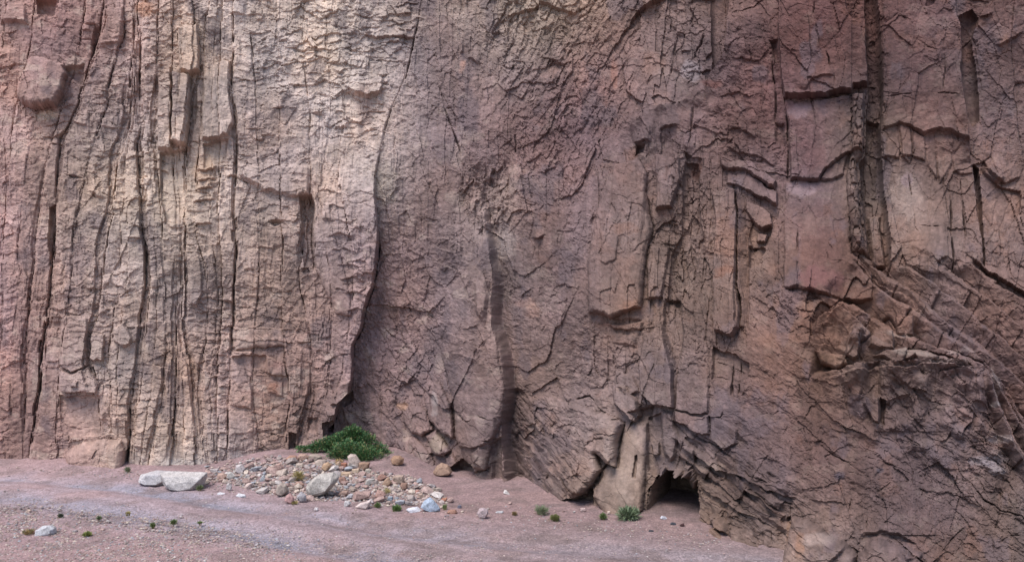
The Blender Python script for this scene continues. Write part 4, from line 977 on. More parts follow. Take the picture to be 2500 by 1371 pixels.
ZG_ = ZG_ - (0.055 * (rut1 + rut2) - 0.02 * np.exp(-(((sd_t + wob) + 0.3) / 0.3) ** 2)) * near + 0.02 * fbm(pT * 0.4, dT * sT * 4.0, 47, 3) * road_w * near + 0.012 * fbm(XG * 5, YG * 5, 42, 3) * near
GP = np.stack([XG, YG, ZG_], -1).reshape(-1, 3)
GT = np.ones(XG.shape + (3,)) * lin((152, 127, 127))
def gmix(mask, col):
    global GT
    a = np.clip(mask, 0, 1)[..., None]
    GT = GT * (1 - a) + lin(col) * a
road = np.exp(-((sd_t + wob + 0.2) / 1.5) ** 4)
gmix(0.6 * road, (156, 140, 144))
gmix(0.85 * (rut1 + 0.8 * rut2) * (0.7 + fl_bed), (140, 139, 151))
gmix(sstep(0.0, 0.4, fbm(XG * 0.8, YG * 1.2, 43, 4)) * 0.5, (158, 130, 127))
gmix(0.6 * sstep(0.05, 0.35, fbm(XG * 1.7, YG * 2.5, 44, 4)), (128, 110, 108))
GT *= (1 + 0.22 * fbm(pT * 0.5, dT * 6, 46, 3) * road)[..., None]
GT *= (1 + 0.25 * fbm(XG * 9, YG * 9, 45, 3))[..., None]
GT *= np.interp(XG, [-9, -2, 3], [1.0, 0.88, 0.74])[..., None]      # sand by the cave is redder; the darkening to the right is painted shade
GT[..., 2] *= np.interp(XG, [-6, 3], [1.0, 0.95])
vg = np.arange(XG.size).reshape(XG.shape)
gq = np.stack([vg[:-1, :-1], vg[:-1, 1:], vg[1:, 1:], vg[1:, :-1]], -1).reshape(-1, 4)
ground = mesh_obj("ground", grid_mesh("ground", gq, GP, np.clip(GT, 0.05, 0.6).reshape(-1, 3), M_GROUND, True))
tag(ground, kind="structure")

# ------------------------------------------------------------------ stones
def hull_mesh(name, pts, sub=2, rough=0.03, seed=0, bev=0.06):
    size = max(max(p[i] for p in pts) - min(p[i] for p in pts) for i in range(3))
    bm = bmesh.new()
    for p in pts: bm.verts.new(p)
    r = bmesh.ops.convex_hull(bm, input=bm.verts)
    bmesh.ops.delete(bm, geom=[g for g in set(r["geom_interior"] + r["geom_unused"]) if isinstance(g, bmesh.types.BMVert)], context='VERTS')
    bmesh.ops.dissolve_limit(bm, angle_limit=0.12, verts=bm.verts, edges=bm.edges)
    if bev: bmesh.ops.bevel(bm, geom=list(bm.edges), offset=size * bev, segments=2, affect='EDGES', profile=0.6, clamp_overlap=True)
    bmesh.ops.triangulate(bm, faces=bm.faces)
    for _ in range(sub):
        ln = size * 0.16
        es = [e for e in bm.edges if e.calc_length() > ln]
        if not es: break
        bmesh.ops.subdivide_edges(bm, edges=es, cuts=1)
        bmesh.ops.triangulate(bm, faces=bm.faces)
    bm.normal_update()
    o = Vector((seed * 3.1, seed * 1.7, seed * 0.9))
    for v in bm.verts:
        q_ = v.co / size
        k = mnoise.fractal(q_ * 3.0 + o, 0.8, 2.1, 4)
        v.co += v.normal * (rough * size * k)
    me = bpy.data.meshes.new(name)
    bm.to_mesh(me); bm.free()
    for p in me.polygons: p.use_smooth = False
    me.materials.append(M_STONE)
    return me

def outline_points(out, thick, rnd):
    pts = []
    cx = sum(p[0] for p in out) / len(out); cz = sum(p[1] for p in out) / len(out)
    for x, z in out:
        pts.append((x, rnd.uniform(-0.12, 0.12) * thick, z))
        for s in (-1, 1):
            k = rnd.uniform(0.55, 0.85)
            pts.append((cx + (x - cx) * k, s * thick * rnd.uniform(0.36, 0.5), cz + (z - cz) * k * 0.95))
    return pts

def place_stone(px, py_bot, outline_px, col, label, thick=0.8, group=None, name="boulder", cat="boulder", sink=0.06, rough=0.028, bev=0.018, seed=None):
    """outline in photograph pixels (x right, y down) of the stone's silhouette; it stands where its foot touches the ground"""
    base = on_ground(px, py_bot)
    k = base.y / F
    out = [((x - px) * k, (py_bot - y) * k) for x, y in outline_px]
    w = max(o[0] for o in out) - min(o[0] for o in out)
    rnd = random.Random(seed if seed is not None else int(px * 31 + py_bot))
    pts = outline_points(out, w * thick, rnd)
    me = hull_mesh(name, pts, 2, rough, rnd.random() * 50, bev)
    o = mesh_obj(name, me)
    o.location = base + Vector((0, w * thick * 0.3, -sink * w))
    o.color = (*(lin(col) * 0.88), 1)
    tag(o, label, cat, group)
    return o

def ell(cx, cy, w, h, n=8, jit=0.22, seed=0, rot_=0.0):
    r = random.Random(seed)
    res = []
    for i in range(n):
        a = 2 * math.pi * (i + r.uniform(-.25, .25)) / n
        k = 1 - r.uniform(0, jit)
        x, y = w / 2 * math.cos(a) * k, h / 2 * math.sin(a) * k
        res.append((cx + x * math.cos(rot_) - y * math.sin(rot_), cy + x * math.sin(rot_) + y * math.cos(rot_)))
    return res

BIG = [
    ("boulder", (415, 1194), [(384, 1150), (420, 1147), (502, 1147), (500, 1160), (484, 1194), (440, 1194), (410, 1190), (392, 1176)], (188, 180, 176), "long white boulder with a flat top and undercut right end on the gravel", 0.5),
    ("boulder", (355, 1182), [(327, 1174), (336, 1156), (360, 1148), (404, 1148), (412, 1170), (396, 1184), (350, 1183)], (190, 184, 184), "low white rock with pale ridges against the left end of the long white boulder", 0.8),
    ("boulder", (785, 1216), [(742, 1188), (752, 1172), (775, 1155), (812, 1149), (824, 1160), (820, 1172), (800, 1196), (786, 1208), (752, 1214), (744, 1202)], (176, 168, 160), "large tan boulder lying tilted in the middle of the rubble", 0.7),
    ("boulder", (870, 1142), [(847, 1112), (855, 1106), (867, 1108), (880, 1126), (878, 1142), (862, 1142), (850, 1126)], (176, 158, 148), "pale rounded oblong boulder leaning at the front edge of the green bush", 0.8),
    ("boulder", (890, 1148), [(874, 1128), (890, 1126), (902, 1128), (900, 1140), (885, 1148), (874, 1144)], (150, 122, 104), "brown block right of the pale oblong boulder below the bush", 0.8),
    ("boulder", (968, 1136), [(952, 1120), (960, 1110), (975, 1111), (985, 1118), (984, 1130), (972, 1136), (956, 1132)], (158, 126, 104), "rounded tan boulder against the cliff right of the green bush", 0.9),
    ("boulder", (1078, 1162), [(1056, 1152), (1064, 1136), (1078, 1127), (1094, 1134), (1103, 1150), (1098, 1158), (1075, 1163), (1060, 1160)], (158, 130, 112), "squared brown boulder standing alone at the foot of the cliff nose", 0.9),
    ("boulder", (1054, 1248), [(1024, 1236), (1034, 1222), (1049, 1211), (1060, 1220), (1074, 1240), (1074, 1247), (1050, 1248), (1036, 1244)], (166, 176, 190), "blue-white angular boulder with a pointed top", 0.7),
    ("stone", (1008, 1249), [(990, 1242), (1000, 1238), (1018, 1237), (1026, 1244), (1034, 1248), (1000, 1249)], (204, 202, 208), "flat white stone lying left of the pointed blue-white boulder", 0.7),
    ("boulder", (1178, 1266), [(1164, 1252), (1170, 1240), (1180, 1237), (1190, 1241), (1192, 1252), (1184, 1266), (1170, 1264)], (168, 150, 150), "grey-pink upright stone on the sand right of the blue-white boulder", 0.8),
    ("boulder", (686, 1212), [(671, 1200), (674, 1186), (686, 1175), (698, 1182), (703, 1196), (695, 1206), (686, 1212), (676, 1208)], (156, 142, 132), "grey-brown angular boulder at the front left of the rubble", 0.9),
    ("boulder", (706, 1230), [(692, 1222), (698, 1208), (707, 1201), (717, 1212), (718, 1222), (710, 1230)], (172, 136, 132), "pink pointed slab leaning in front of the grey-brown angular boulder", 0.6),
    ("boulder", (736, 1226), [(722, 1210), (734, 1198), (746, 1206), (748, 1222), (736, 1226), (726, 1220)], (160, 154, 156), "grey flat-faced rock tucked under the left of the large tan boulder", 0.7),
    ("stone", (728, 1192), [(718, 1184), (722, 1174), (732, 1174), (742, 1180), (738, 1190), (726, 1192)], (170, 138, 124), "pinkish stone just left of the large tan boulder", 0.8),
    ("boulder", (880, 1223), [(857, 1222), (862, 1202), (866, 1196), (904, 1196), (906, 1206), (898, 1214), (870, 1220)], (158, 132, 124), "broad flat pink slab in the front of the rubble", 0.5),
    ("boulder", (888, 1241), [(864, 1236), (880, 1225), (905, 1219), (904, 1228), (896, 1241), (880, 1241)], (196, 178, 172), "white-pink triangular slab in front of the broad flat pink slab", 0.5),
    ("boulder", (926, 1221), [(913, 1210), (920, 1194), (932, 1196), (942, 1206), (940, 1214), (924, 1221)], (162, 130, 120), "pink slab right of the broad flat pink slab", 0.7),
    ("boulder", (842, 1212), [(824, 1206), (834, 1197), (850, 1195), (850, 1202), (838, 1212)], (160, 134, 122), "brownish lens-shaped stone right below the large tan boulder", 0.6),
    ("stone", (850, 1218), [(842, 1214), (852, 1204), (862, 1204), (860, 1212), (848, 1218)], (170, 166, 168), "light grey slab touching the broad flat pink slab's left side", 0.5),
    ("stone", (848, 1236), [(838, 1228), (842, 1220), (854, 1221), (858, 1228), (848, 1236), (840, 1236)], (176, 170, 168), "pale grey stone in front of the rubble left of the triangular slab", 0.6),
    ("boulder", (972, 1182), [(956, 1166), (960, 1160), (985, 1157), (988, 1168), (984, 1178), (970, 1182), (960, 1176)], (166, 144, 130), "tan block in the right of the rubble with a flat face", 0.8),
    ("boulder", (986, 1196), [(975, 1186), (980, 1176), (994, 1178), (995, 1190), (984, 1196)], (146, 116, 102), "brown cube-like stone below the tan block at the right of the rubble", 0.8),
    ("stone", (960, 1202), [(948, 1194), (952, 1188), (962, 1188), (970, 1196), (968, 1202), (952, 1202)], (172, 156, 148), "pale low stone left of the brown cube-like stone", 0.7),
    ("boulder", (940, 1186), [(930, 1182), (938, 1170), (948, 1162), (955, 1176), (952, 1184), (938, 1186)], (160, 132, 112), "tan pointed stone between the tan block and the red tilted slab", 0.7),
    ("boulder", (930, 1174), [(918, 1172), (922, 1160), (932, 1154), (946, 1162), (934, 1170), (926, 1176)], (150, 116, 104), "reddish tilted slab with a shadowed underside in the rubble", 0.5),
    ("boulder", (900, 1184), [(890, 1182), (893, 1170), (900, 1166), (916, 1166), (912, 1174), (902, 1184)], (164, 158, 152), "grey-green angular stone in the middle of the rubble", 0.6),
    ("boulder", (795, 1150), [(783, 1142), (788, 1130), (800, 1126), (808, 1132), (804, 1146), (794, 1152)], (174, 144, 118), "orange-tan rounded stone above the large tan boulder", 0.9),
    ("stone", (840, 1140), [(831, 1138), (832, 1128), (846, 1128), (848, 1139), (842, 1142)], (158, 110, 92), "brick-red square stone at the front edge of the bush", 0.8),
    ("stone", (824, 1144), [(816, 1140), (820, 1128), (828, 1124), (832, 1134), (830, 1146), (822, 1148)], (164, 140, 120), "tan upright stone left of the brick-red square stone", 0.8),
    ("stone", (856, 1142), [(848, 1136), (850, 1127), (862, 1126), (864, 1136), (856, 1142)], (182, 168, 156), "cream stone between the brick-red stone and the pale oblong boulder", 0.8),
    ("stone", (868, 1156), [(858, 1152), (858, 1144), (876, 1142), (878, 1153), (866, 1156)], (190, 166, 144), "cream square stone below the pale oblong boulder", 0.7),
    ("stone", (842, 1162), [(831, 1160), (833, 1150), (856, 1150), (858, 1156), (846, 1164)], (186, 160, 136), "cream flat-fronted stone at the upper right of the large tan boulder", 0.7),
    ("stone", (898, 1154), [(890, 1150), (892, 1144), (900, 1142), (907, 1146), (906, 1154), (898, 1156)], (168, 158, 146), "pale round stone below the brown block", 0.9),
    ("stone", (836, 1182), [(826, 1176), (826, 1164), (840, 1162), (846, 1172), (842, 1182), (834, 1184)], (148, 116, 104), "brown stone against the right side of the large tan boulder", 0.8),
    ("boulder", (712, 1128), [(696, 1118), (706, 1110), (722, 1110), (726, 1120), (722, 1128), (708, 1124)], (164, 126, 108), "orange-brown slab at the top left of the rubble", 0.7),
    ("boulder", (740, 1124), [(724, 1114), (730, 1106), (746, 1106), (752, 1114), (748, 1122), (734, 1126)], (166, 138, 124), "pinkish block at the top of the rubble left of the bush", 0.7),
    ("boulder", (764, 1124), [(750, 1118), (752, 1108), (772, 1106), (786, 1112), (782, 1122), (762, 1126)], (158, 142, 130), "grey-brown block at the top of the rubble touching the bush", 0.7),
    ("stone", (730, 1140), [(720, 1142), (722, 1130), (738, 1128), (742, 1136), (736, 1146)], (172, 156, 144), "pale grey block in the upper left of the rubble", 0.8),
    ("stone", (690, 1146), [(669, 1142), (672, 1132), (684, 1128), (692, 1138), (692, 1146), (674, 1146)], (172, 142, 132), "pink stone with a shadowed foot in the upper left of the rubble", 0.7),
    ("stone", (640, 1174), [(632, 1172), (638, 1160), (644, 1156), (651, 1172), (644, 1178)], (156, 158, 160), "blue-grey triangular stone in the left of the rubble", 0.7),
    ("boulder", (542, 1172), [(528, 1166), (530, 1154), (546, 1153), (554, 1162), (546, 1172), (536, 1172)], (184, 154, 140), "pink and white stone at the left end of the rubble", 0.8),
    ("boulder", (564, 1170), [(552, 1164), (554, 1150), (562, 1150), (574, 1160), (574, 1168), (562, 1171)], (180, 174, 168), "white-grey tilted stone right of the pink and white stone", 0.8),
    ("boulder", (584, 1156), [(572, 1150), (574, 1134), (588, 1131), (598, 1142), (596, 1154), (584, 1158)], (182, 172, 170), "pale block standing against the cliff foot at the left of the rubble", 0.7),
    ("stone", (522, 1152), [(512, 1152), (512, 1143), (533, 1142), (534, 1152)], (180, 170, 166), "pale square-cut rock at the cliff foot right of the long white boulder", 0.6),
    ("stone", (557, 1198), [(550, 1194), (552, 1180), (560, 1176), (566, 1186), (564, 1197)], (178, 170, 168), "pale upright stone on the sand in front of the rubble's left end", 0.7),
    ("stone", (540, 1206), [(528, 1204), (534, 1200), (548, 1203), (548, 1207), (534, 1208)], (206, 204, 206), "flat white stone on the track edge nearest the long white boulder", 0.7),
    ("stone", (588, 1212), [(574, 1208), (580, 1203), (598, 1207), (600, 1212), (584, 1213)], (208, 206, 208), "flat white stone on the track edge below the pale upright stone", 0.7),
    ("boulder", (106, 1306), [(82, 1306), (86, 1290), (98, 1282), (116, 1280), (128, 1288), (130, 1300), (124, 1308)], (186, 184, 186), "smooth white boulder in the gravel at the lower left corner", 0.8),
    ("stone", (68, 1250), [(60, 1248), (66, 1242), (74, 1244), (75, 1250), (66, 1252)], (188, 164, 150), "small cream stone on the gravel above the smooth white boulder", 0.8),
    ("stone", (768, 1245), [(766, 1244), (768, 1237), (776, 1238), (776, 1245)], (206, 196, 194), "small white stone alone on the track below the large tan boulder", 0.8),
    ("stone", (1236, 1206), [(1228, 1202), (1232, 1194), (1238, 1196), (1246, 1206), (1240, 1207)], (204, 196, 190), "small white wedge on the sand below the ribbed rock", 0.7),
    ("stone", (1220, 1252), [(1206, 1251), (1212, 1247), (1228, 1245), (1230, 1249), (1216, 1253)], (180, 178, 178), "small pale flat stone right of the grey-pink upright stone", 0.6),
    ("stone", (1108, 1254), [(1090, 1250), (1094, 1243), (1112, 1242), (1117, 1250), (1108, 1255)], (160, 122, 106), "orange-brown flat stone between the blue-white boulder and the upright stone", 0.6),
    ("stone", (1122, 1240), [(1115, 1240), (1118, 1232), (1126, 1231), (1127, 1238), (1118, 1242)], (112, 110, 122), "small dark blue-grey stone between the two biggest stones on the sand", 0.8),
    ("stone", (1082, 1224), [(1072, 1224), (1078, 1216), (1092, 1212), (1090, 1220), (1080, 1226)], (164, 116, 96), "orange-red stone on the sand right above the blue-white boulder", 0.6),
    ("stone", (1030, 1216), [(1018, 1212), (1022, 1204), (1030, 1202), (1038, 1212), (1034, 1217), (1020, 1217)], (170, 148, 134), "pale tan stone behind the blue-white boulder", 0.7),
    ("stone", (1018, 1204), [(1010, 1202), (1012, 1196), (1022, 1194), (1025, 1200), (1018, 1205)], (166, 120, 108), "red-pink stone behind the pale tan stone", 0.7),
    ("stone", (952, 1222), [(944, 1220), (946, 1211), (958, 1210), (960, 1218), (954, 1223)], (140, 146, 154), "blue-grey stone at the lower right of the rubble", 0.7),
    ("stone", (1622, 1266), [(1612, 1264), (1616, 1258), (1626, 1260), (1630, 1265), (1620, 1267)], (186, 184, 190), "small blue-white stone on the sand in front of the cave", 0.7),
    ("stone", (1590, 1297), [(1583, 1296), (1586, 1292), (1595, 1293), (1597, 1297), (1588, 1298)], (58, 60, 66), "black stone lying alone on the sand before the cave", 0.7),
    ("stone", (1644, 1280), [(1636, 1278), (1640, 1273), (1650, 1275), (1653, 1280), (1642, 1281)], (74, 74, 80), "dark grey stone on the sand at the cave mouth", 0.7),
    ("stone", (1665, 1284), [(1660, 1283), (1662, 1278), (1670, 1276), (1672, 1281), (1664, 1285)], (70, 48, 48), "dark red-black stone rightmost on the sand at the cave mouth", 0.8),
    ("stone", (1487, 1254), [(1483, 1253), (1483, 1247), (1490, 1246), (1490, 1254)], (196, 176, 164), "small cream stone between the two tufts left of the cave", 0.8),
    ("stone", (1424, 1247), [(1416, 1246), (1418, 1239), (1428, 1238), (1432, 1245), (1422, 1248)], (182, 158, 152), "small pale pink stone at the sand's edge under the overhang", 0.7),
]
for nm, (px, py), out, col, lab, th in BIG:
    place_stone(px, py, out, col, lab, th, name=nm, cat=nm)

# many more stones: a few shared shapes, copied one by one
CWORD = ["pinkish", "pale pink", "dull rose", "whitish", "mid grey", "cream", "reddish", "brown", "tan", "blue-grey"]
PALETTE = [(172, 148, 140), (180, 160, 152), (164, 138, 130), (190, 180, 174), (160, 150, 148), (188, 172, 158), (168, 142, 134), (160, 146, 140), (178, 160, 148), (156, 156, 160)]
SHAPES = []
for k in range(12):
    r = random.Random(500 + k)
    pts = outline_points([(x, y) for x, y in ell(0, 0, 1.0, r.uniform(0.5, 0.8), 6, 0.42, 900 + k)], r.uniform(0.6, 0.95), r)
    SHAPES.append(hull_mesh("stone", pts, 1, 0.015, k * 3.3, 0.0))
def in_poly(x, y, pts):
    return bool(inside(np.array([x]), np.array([y]), pts)[0])
RUBBLE = [(505, 1152), (600, 1138), (690, 1118), (790, 1120), (900, 1150), (1000, 1160), (1060, 1190), (1100, 1225), (1080, 1240), (1010, 1232), (900, 1236), (840, 1222), (740, 1222), (640, 1202), (560, 1180), (505, 1176)]
placed = [(sum(p[0] for p in o) / len(o), sum(p[1] for p in o) / len(o), max(abs(p[0] - q_[0]) for p in o for q_ in o) * 0.42) for _, _, o, _, _, _ in BIG]
def scatter(n, poly_px, smin, smax, label, group, power=2.0, gap=0.75, seed=3):
    r = random.Random(seed)
    xs = [p[0] for p in poly_px]; ys = [p[1] for p in poly_px]
    c = t = 0
    while c < n and t < n * 60:
        t += 1
        x = r.uniform(min(xs), max(xs)); y = r.uniform(min(ys), max(ys))
        if not in_poly(x, y, poly_px): continue
        s = smin + (smax - smin) * r.random() ** power
        if any((x - a) ** 2 + ((y - b) * 1.6) ** 2 < (gap * (s * 0.5 + w)) ** 2 for a, b, w in placed): continue
        placed.append((x, y, s * 0.5))
        b = on_ground(x, y)
        o = bpy.data.objects.new("stone", r.choice(SHAPES)); COL.objects.link(o)
        k = s * b.y / F
        o.location = b + Vector((0, 0, k * 0.16)); o.scale = (k, k * r.uniform(.7, 1.1), k * r.uniform(.7, 1.1))
        o.rotation_euler = (r.uniform(-.5, .5), r.uniform(-.5, .5), r.uniform(0, 6.28))
        ci = r.randrange(len(PALETTE))
        colr = lin(PALETTE[ci]) * r.uniform(0.8, 1.0)
        o.color = (*colr, 1)
        tag(o, label(x, y, ci, s) if callable(label) else label, "stone", group)
        c += 1
def rubble_label(x, y, ci, sz):
    top = "at the cliff foot" if y < 1128 + 0.03 * (x - 500) else ("by the track" if y > 1196 else "mid heap")
    where = "left of tan boulder" if x < 735 else ("near tan boulder" if x < 850 else ("below the bush" if x < 960 else "at the right end"))
    return "%s %s rubble stone %s, %s" % ("small" if sz < 13 else "larger", CWORD[ci], where, top)
def strip_label(x, y, ci, sz):
    where = "beside the smooth white boulder" if x < 170 else ("in the middle of the strip" if x < 380 else "toward the right of the strip")
    return "small %s stone in the gravel strip, %s" % (CWORD[ci], where)
def sand_label(x, y, ci, sz):
    where = "nearer the upright stone" if x < 1240 else "nearer the overhang"
    return "small %s stone on the sand below the ribbed rock, %s" % (CWORD[ci], where)
scatter(225, RUBBLE, 12, 40, rubble_label, "small stones of the rubble heap", 1.9, 0.6, 3)
scatter(22, [(1090, 1215), (1150, 1222), (1300, 1232), (1420, 1245), (1420, 1258), (1250, 1256), (1130, 1256)], 6, 14, sand_label, "small stones on the sand below the ribbed rock", 2, 0.9, 4)
scatter(40, [(505, 1132), (690, 1112), (700, 1150), (600, 1190), (500, 1180)], 8, 30, rubble_label, "small stones of the rubble heap", 2.0, 0.7, 6)
scatter(45, [(0, 1228), (120, 1238), (300, 1258), (520, 1285), (640, 1310), (620, 1371), (0, 1371)], 5, 14, strip_label, "small stones in the gravel strip", 2.2, 0.9, 5)

# pebbles: nobody could count them
def pebbles(name, n, poly_px, smin, smax, seed, dens=None):
    r = np.random.default_rng(seed)
    xs = [p[0] for p in poly_px]; ys = [p[1] for p in poly_px]
    Xp = r.uniform(min(xs), max(xs), n * 4); Yp = r.uniform(min(ys), max(ys), n * 4)
    ok = inside(Xp, Yp, poly_px)
    if dens is not None: ok &= r.random(len(Xp)) < dens(Xp, Yp)
    Xp, Yp = Xp[ok][:n], Yp[ok][:n]
    D = CAMH * F / (Yp - HOR)
    for _ in range(14):
        D = 0.5 * D + 0.5 * (CAMH - ground_z((Xp - CX) / F * D, D)) * F / (Yp - HOR)
    X = (Xp - CX) / F * D
    c = np.stack([X, D, ground_z(X, D)], -1)
    base = np.array([(1, 0, 0), (-.9, .2, 0), (.1, 1, .1), (0, -1, 0), (.1, .1, .75), (-.1, 0, -.6)])
    fc = np.array([(0, 2, 4), (2, 1, 4), (1, 3, 4), (3, 0, 4), (2, 0, 5), (1, 2, 5), (3, 1, 5), (0, 3, 5)])
    m = len(c)
    s = (smin + (smax - smin) * r.random(m) ** 2.2) * 0.5 * D / F
    a = r.uniform(0, 6.28, m)
    v = base[None] * (1 + r.uniform(-.35, .35, (m, 6, 3)))
    ca, sa = np.cos(a)[:, None], np.sin(a)[:, None]
    vx = v[..., 0] * ca - v[..., 1] * sa; vy = v[..., 0] * sa + v[..., 1] * ca
    v = np.stack([vx, vy, v[..., 2] * r.uniform(.5, 1, (m, 1))], -1) * s[:, None, None] + c[:, None, :]
    v[..., 2] += (s * 0.2)[:, None]
    faces = (fc[None] + (np.arange(m) * 6)[:, None, None]).reshape(-1, 3)
    pal = np.array([lin(p) for p in PALETTE])[r.integers(0, len(PALETTE), m)] * r.uniform(.45, 0.95, (m, 1))
    me = grid_mesh(name, faces, v.reshape(-1, 3), np.repeat(pal, 6, 0), M_PEBBLE)
    o = mesh_obj(name, me)
    tag(o, kind="stuff")
    return o
o = pebbles("gravel", 9000, [(-60, 1135), (330, 1150), (520, 1180), (800, 1225), (1100, 1250), (1450, 1262), (1720, 1290), (1850, 1371), (1850, 1400), (-60, 1400)], 1.8, 6.5, 21, lambda x, y: np.where(np.abs(y - (1172 + 0.112 * x)) < 34, 0.22, 1.0))
tag(o, "loose pinkish grey gravel strewn over the wadi floor and the track", "gravel")
o = pebbles("rubble_gravel", 6000, RUBBLE, 3, 11, 22)
tag(o, "small broken chips filling the gaps between the stones of the rubble heap", "gravel")
o = pebbles("gravel_strip", 5500, [(-60, 1225), (120, 1236), (300, 1256), (520, 1284), (700, 1320), (760, 1400), (-60, 1400)], 2.5, 9, 23, lambda x, y: 0.25 + 0.75 * (vnoise(x / 40, y / 14, 5) > -0.05))
tag(o, "coarse pale gravel in a strip along the near side of the track", "gravel")

# ------------------------------------------------------------------ plants
def leaf_material(name, spread=0.35):
    m = bpy.data.materials.new(name); m.use_nodes = True
    nt = m.node_tree
    bs = nt.nodes["Principled BSDF"]
    a = N(nt, "ShaderNodeAttribute", attribute_name="tint")
    nt.links.new(a.outputs["Color"], bs.inputs["Base Color"])
    bs.inputs["Roughness"].default_value = 0.6
    bs.inputs["Subsurface Weight"].default_value = 0.0
    return m
M_LEAF = leaf_material("leaf")
def blades(name, base, tips_dir, length, width, cols, parent, rnd, bend=0.3):
    """many narrow leaves in one mesh: each is a bent strip of three quads"""
    m = len(base)
    d = tips_dir / np.linalg.norm(tips_dir, axis=1, keepdims=True)
    side = np.cross(d, np.array([0.0, 0.0, 1.0]) + rnd.normal(0, .5, (m, 3)))
    side /= np.linalg.norm(side, axis=1, keepdims=True) + 1e-9
    vs = []
    for k, (t, w) in enumerate([(0, .5), (.4, 1), (.75, .7), (1, .05)]):
        c = base + d * (length * t)[:, None]
        c[:, 2] -= bend * length * t * t
        vs.append(c - side * (width * w / 2)[:, None]); vs.append(c + side * (width * w / 2)[:, None])
    v = np.stack(vs, 1)
    f = np.array([(0, 1, 3, 2), (2, 3, 5, 4), (4, 5, 7, 6)])
    faces = (f[None] + (np.arange(m) * 8)[:, None, None]).reshape(-1, 4)
    me = grid_mesh(name, faces, v.reshape(-1, 3), np.repeat(cols, 8, 0), M_LEAF, True)
    o = mesh_obj(name, me, parent)
    return o

M_STEM = rock_material("stem_bark", attr="tint", fine=80, bump=0.2, dist=0.004, contrast=0.2)
def stems_mesh(name, segs, rad, col, parent):
    vs, fs = [], []
    for a, b in segs:
        dv_ = (b - a)
        s = dv_.orthogonal().normalized(); t = dv_.cross(s).normalized()
        i = len(vs)
        for p, r_ in ((a, rad), (b, rad * 0.4)):
            for k in range(4):
                an = k * math.pi / 2
                vs.append(p + (s * math.cos(an) + t * math.sin(an)) * r_)
        for k in range(4):
            fs.append((i + k, i + (k + 1) % 4, i + 4 + (k + 1) % 4, i + 4 + k))
    me = grid_mesh(name, np.array(fs), np.array([tuple(v) for v in vs]), np.tile(lin(col), (len(vs), 1)), M_STEM, True)
    return mesh_obj(name, me, parent)

def plant(name, label, cat, foot, clumps, n, leaf_len, leaf_w, cols, seed, up=0.7, group=None, stem_col=(110, 96, 70), bend=0.3, nstems=24, tone=1.0):
    """clumps: ellipsoids (centre, radii) relative to the foot, filled with stems carrying narrow leaves"""
    rnd = np.random.default_rng(seed)
    root = bpy.data.objects.new(name, None); COL.objects.link(root)
    root.location = foot
    root.empty_display_size = 0.1
    tag(root, label, cat, group)
    cs_, rs_ = [np.array(c) for c, r in clumps], [np.array(r) for c, r in clumps]
    vol = np.array([np.prod(r) ** (2 / 3) for r in rs_]); vol = vol / vol.sum()
    which = rnd.choice(len(clumps), n, p=vol)
    d = rnd.normal(0, 1, (n, 3)); d /= np.linalg.norm(d, axis=1, keepdims=True)
    rr = rnd.random(n) ** 0.45
    wob_ = 1 + 0.25 * np.sin(d[:, 0] * 7 + seed) * np.sin(d[:, 2] * 6)
    base = np.array([cs_[w] for w in which]) + d * np.array([rs_[w] for w in which]) * (rr * wob_)[:, None]
    base[:, 2] = np.maximum(base[:, 2], 0.01)
    dirs = d * 0.8 + np.array([0, 0, up]) + rnd.normal(0, .35, (n, 3))
    L_ = leaf_len * rnd.uniform(.6, 1.3, n); W_ = leaf_w * rnd.uniform(.7, 1.3, n)
    pal = np.array([lin(c) for c in cols])
    col = pal[rnd.integers(0, len(pal), n)] * rnd.uniform(.55, 0.95, (n, 1)) * tone
    fo = blades("foliage", base, dirs, L_, W_, col, root, rnd, bend)
    fo["kind"] = "stuff"
    segs = []
    for k in range(nstems):
        w = rnd.choice(len(clumps), p=vol)
        tip = Vector(cs_[w] + rnd.normal(0, .62, 3) * rs_[w])
        tip.z = max(tip.z, 0.02)
        st = Vector((tip.x * 0.6, tip.y * 0.6, -0.02))
        segs.append((st, tip))
    stems_mesh("stems", segs, 0.006, stem_col, root)
    return root

# the big green bush: clumps laid out along the cliff foot
bd = 16.9
bfoot = on_ground(860, 1128)
def rel(px, py, D): return tuple(at(px, py, D) - bfoot)
CL = []
for px, py, rx, ry, D in [(760, 1094, 26, 8, 16.9), (790, 1086, 32, 13, 16.9), (822, 1080, 34, 22, 16.9), (850, 1066, 28, 20, 17.0), (870, 1062, 22, 18, 17.0), (895, 1078, 28, 24, 16.9), (925, 1100, 26, 20, 16.8), (945, 1114, 18, 14, 16.7), (850, 1100, 46, 26, 16.5), (900, 1112, 44, 22, 16.4), (825, 1112, 26, 14, 16.4), (880, 1122, 30, 12, 16.3), (862, 1056, 24, 20, 17.0), (735, 1094, 14, 5, 16.9)]:
    k = D / F
    CL.append((rel(px, py, D), (rx * k, rx * k * 0.8, ry * k)))
plant("bush", "big spreading dark green leafy bush growing above the rubble against the cliff", "bush", bfoot, CL, 17000, 0.058, 0.015, [(70, 112, 58), (60, 100, 56), (84, 124, 64), (52, 90, 54), (100, 134, 78), (66, 108, 66), (58, 92, 52), (66, 104, 58), (150, 140, 92)], 5, 0.6, None, (92, 96, 60), 0.25, 60)

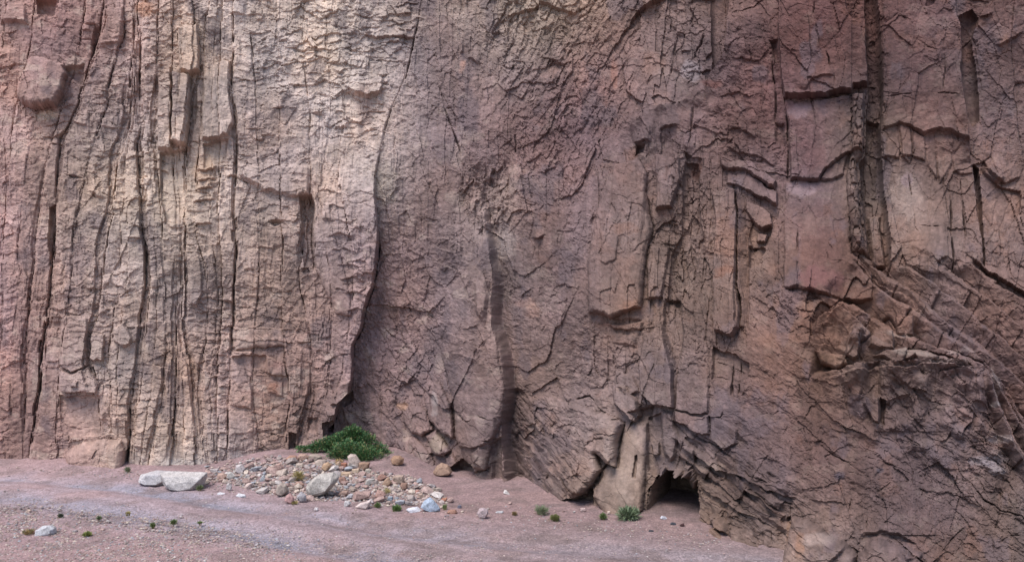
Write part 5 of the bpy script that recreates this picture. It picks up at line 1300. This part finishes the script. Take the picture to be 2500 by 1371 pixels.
def tuft(px, py, w, h, cols, label, name="grass_tuft", cat="grass tuft", n=260, seed=1, up=1.2, bend=0.25, lw=0.007):
    f = on_ground(px, py); k = f.y / F
    W_, H_ = w * k / 2, h * k
    plant(name, label, cat, f, [((0, 0, H_ * 0.35), (W_ * 0.8, W_ * 0.8, H_ * 0.4))], n, max(H_ * 0.5, 0.03), lw, cols, seed, up, None, (120, 110, 70), bend, 8, 1.45)
GREEN = [(92, 108, 62), (78, 98, 52), (110, 118, 74)]
YEL = [(150, 136, 84), (136, 122, 76), (166, 150, 100)]
GREY = [(112, 120, 92), (124, 128, 98), (96, 106, 78)]
tuft(968, 1246, 26, 15, [(86, 110, 56), (74, 98, 48), (98, 118, 62)], "round bright green tuft on the sand left of the flat white stone", n=500, seed=11)
tuft(922, 1238, 15, 13, GREEN, "small green tuft beside the white-pink triangular slab", seed=12)
tuft(719, 1230, 18, 9, YEL, "low olive tuft below the pink pointed slab", seed=13)
tuft(728, 1172, 30, 24, YEL, "dry yellow grass tuft left of the large tan boulder", n=420, seed=14)
tuft(1322, 1256, 32, 24, GREY, "grey-green feathery shrub on the sand below the ribbed rock", "shrub", "shrub", 460, 15)
tuft(1355, 1271, 25, 17, [(100, 102, 56), (88, 94, 50), (112, 108, 64)], "round olive tuft right of the grey-green feathery shrub", n=460, seed=16)
tuft(1472, 1267, 17, 17, GREEN, "small round tuft left of the larger green shrub by the cave", seed=17, n=340)
tuft(1535, 1266, 58, 32, [(84, 98, 70), (96, 108, 78), (108, 118, 96), (76, 90, 62)], "larger green shrub at the pale pillar's foot beside the cave", "shrub", "shrub", 800, 18, 0.8, 0.3, 0.012)
tuft(424, 1279, 16, 13, GREEN, "green tuft in the gravel strip, the largest one there", seed=19)
tuft(373, 1286, 11, 12, GREEN, "dark green tuft just left of the largest tuft in the gravel strip", seed=20)
tuft(148, 1263, 12, 11, [(84, 86, 70), (70, 76, 60)], "grey-brown tuft in the gravel to the upper right of the smooth white boulder", seed=21)
tuft(242, 1268, 12, 10, GREY, "small grey-green tuft in the middle of the gravel strip", seed=22)
tuft(213, 1308, 22, 12, [(120, 124, 62), (106, 112, 56)], "low yellow-green tuft right of the smooth white boulder", seed=23, n=380)
tuft(313, 1255, 12, 8, YEL, "yellowish tuft at the upper edge of the gravel strip", seed=24, n=160)
tuft(488, 1278, 14, 6, GREEN, "flat faint green tuft at the right end of the gravel strip", seed=25, n=140)
tuft(488, 1196, 18, 14, [(96, 104, 70), (82, 92, 56)], "green weeds under the undercut right end of the long white boulder", seed=26)
tuft(311, 1152, 14, 14, GREY, "grey-green weed at the foot of the dark slit left of the white boulders", seed=27)
tuft(1086, 1243, 12, 13, GREEN, "thin green sprig against the right side of the pointed blue-white boulder", seed=28, n=120)
tuft(828, 1131, 22, 12, [(176, 150, 100), (164, 138, 90)], "dry straw tuft at the bush's front above the orange-tan stones", seed=29, n=240)
tuft(1256, 1257, 14, 10, [(120, 92, 62), (104, 92, 58)], "rusty brown tuft among the small stones right of the upright stone", seed=30, n=180)
tuft(70, 1304, 34, 14, [(150, 118, 70), (108, 104, 72), (128, 112, 76)], "dry brown-orange weeds left of the smooth white boulder", seed=31, n=320)
tuft(944, 1206, 16, 16, YEL, "thin straw tuft at the right side of the pink slab", seed=32, n=120)
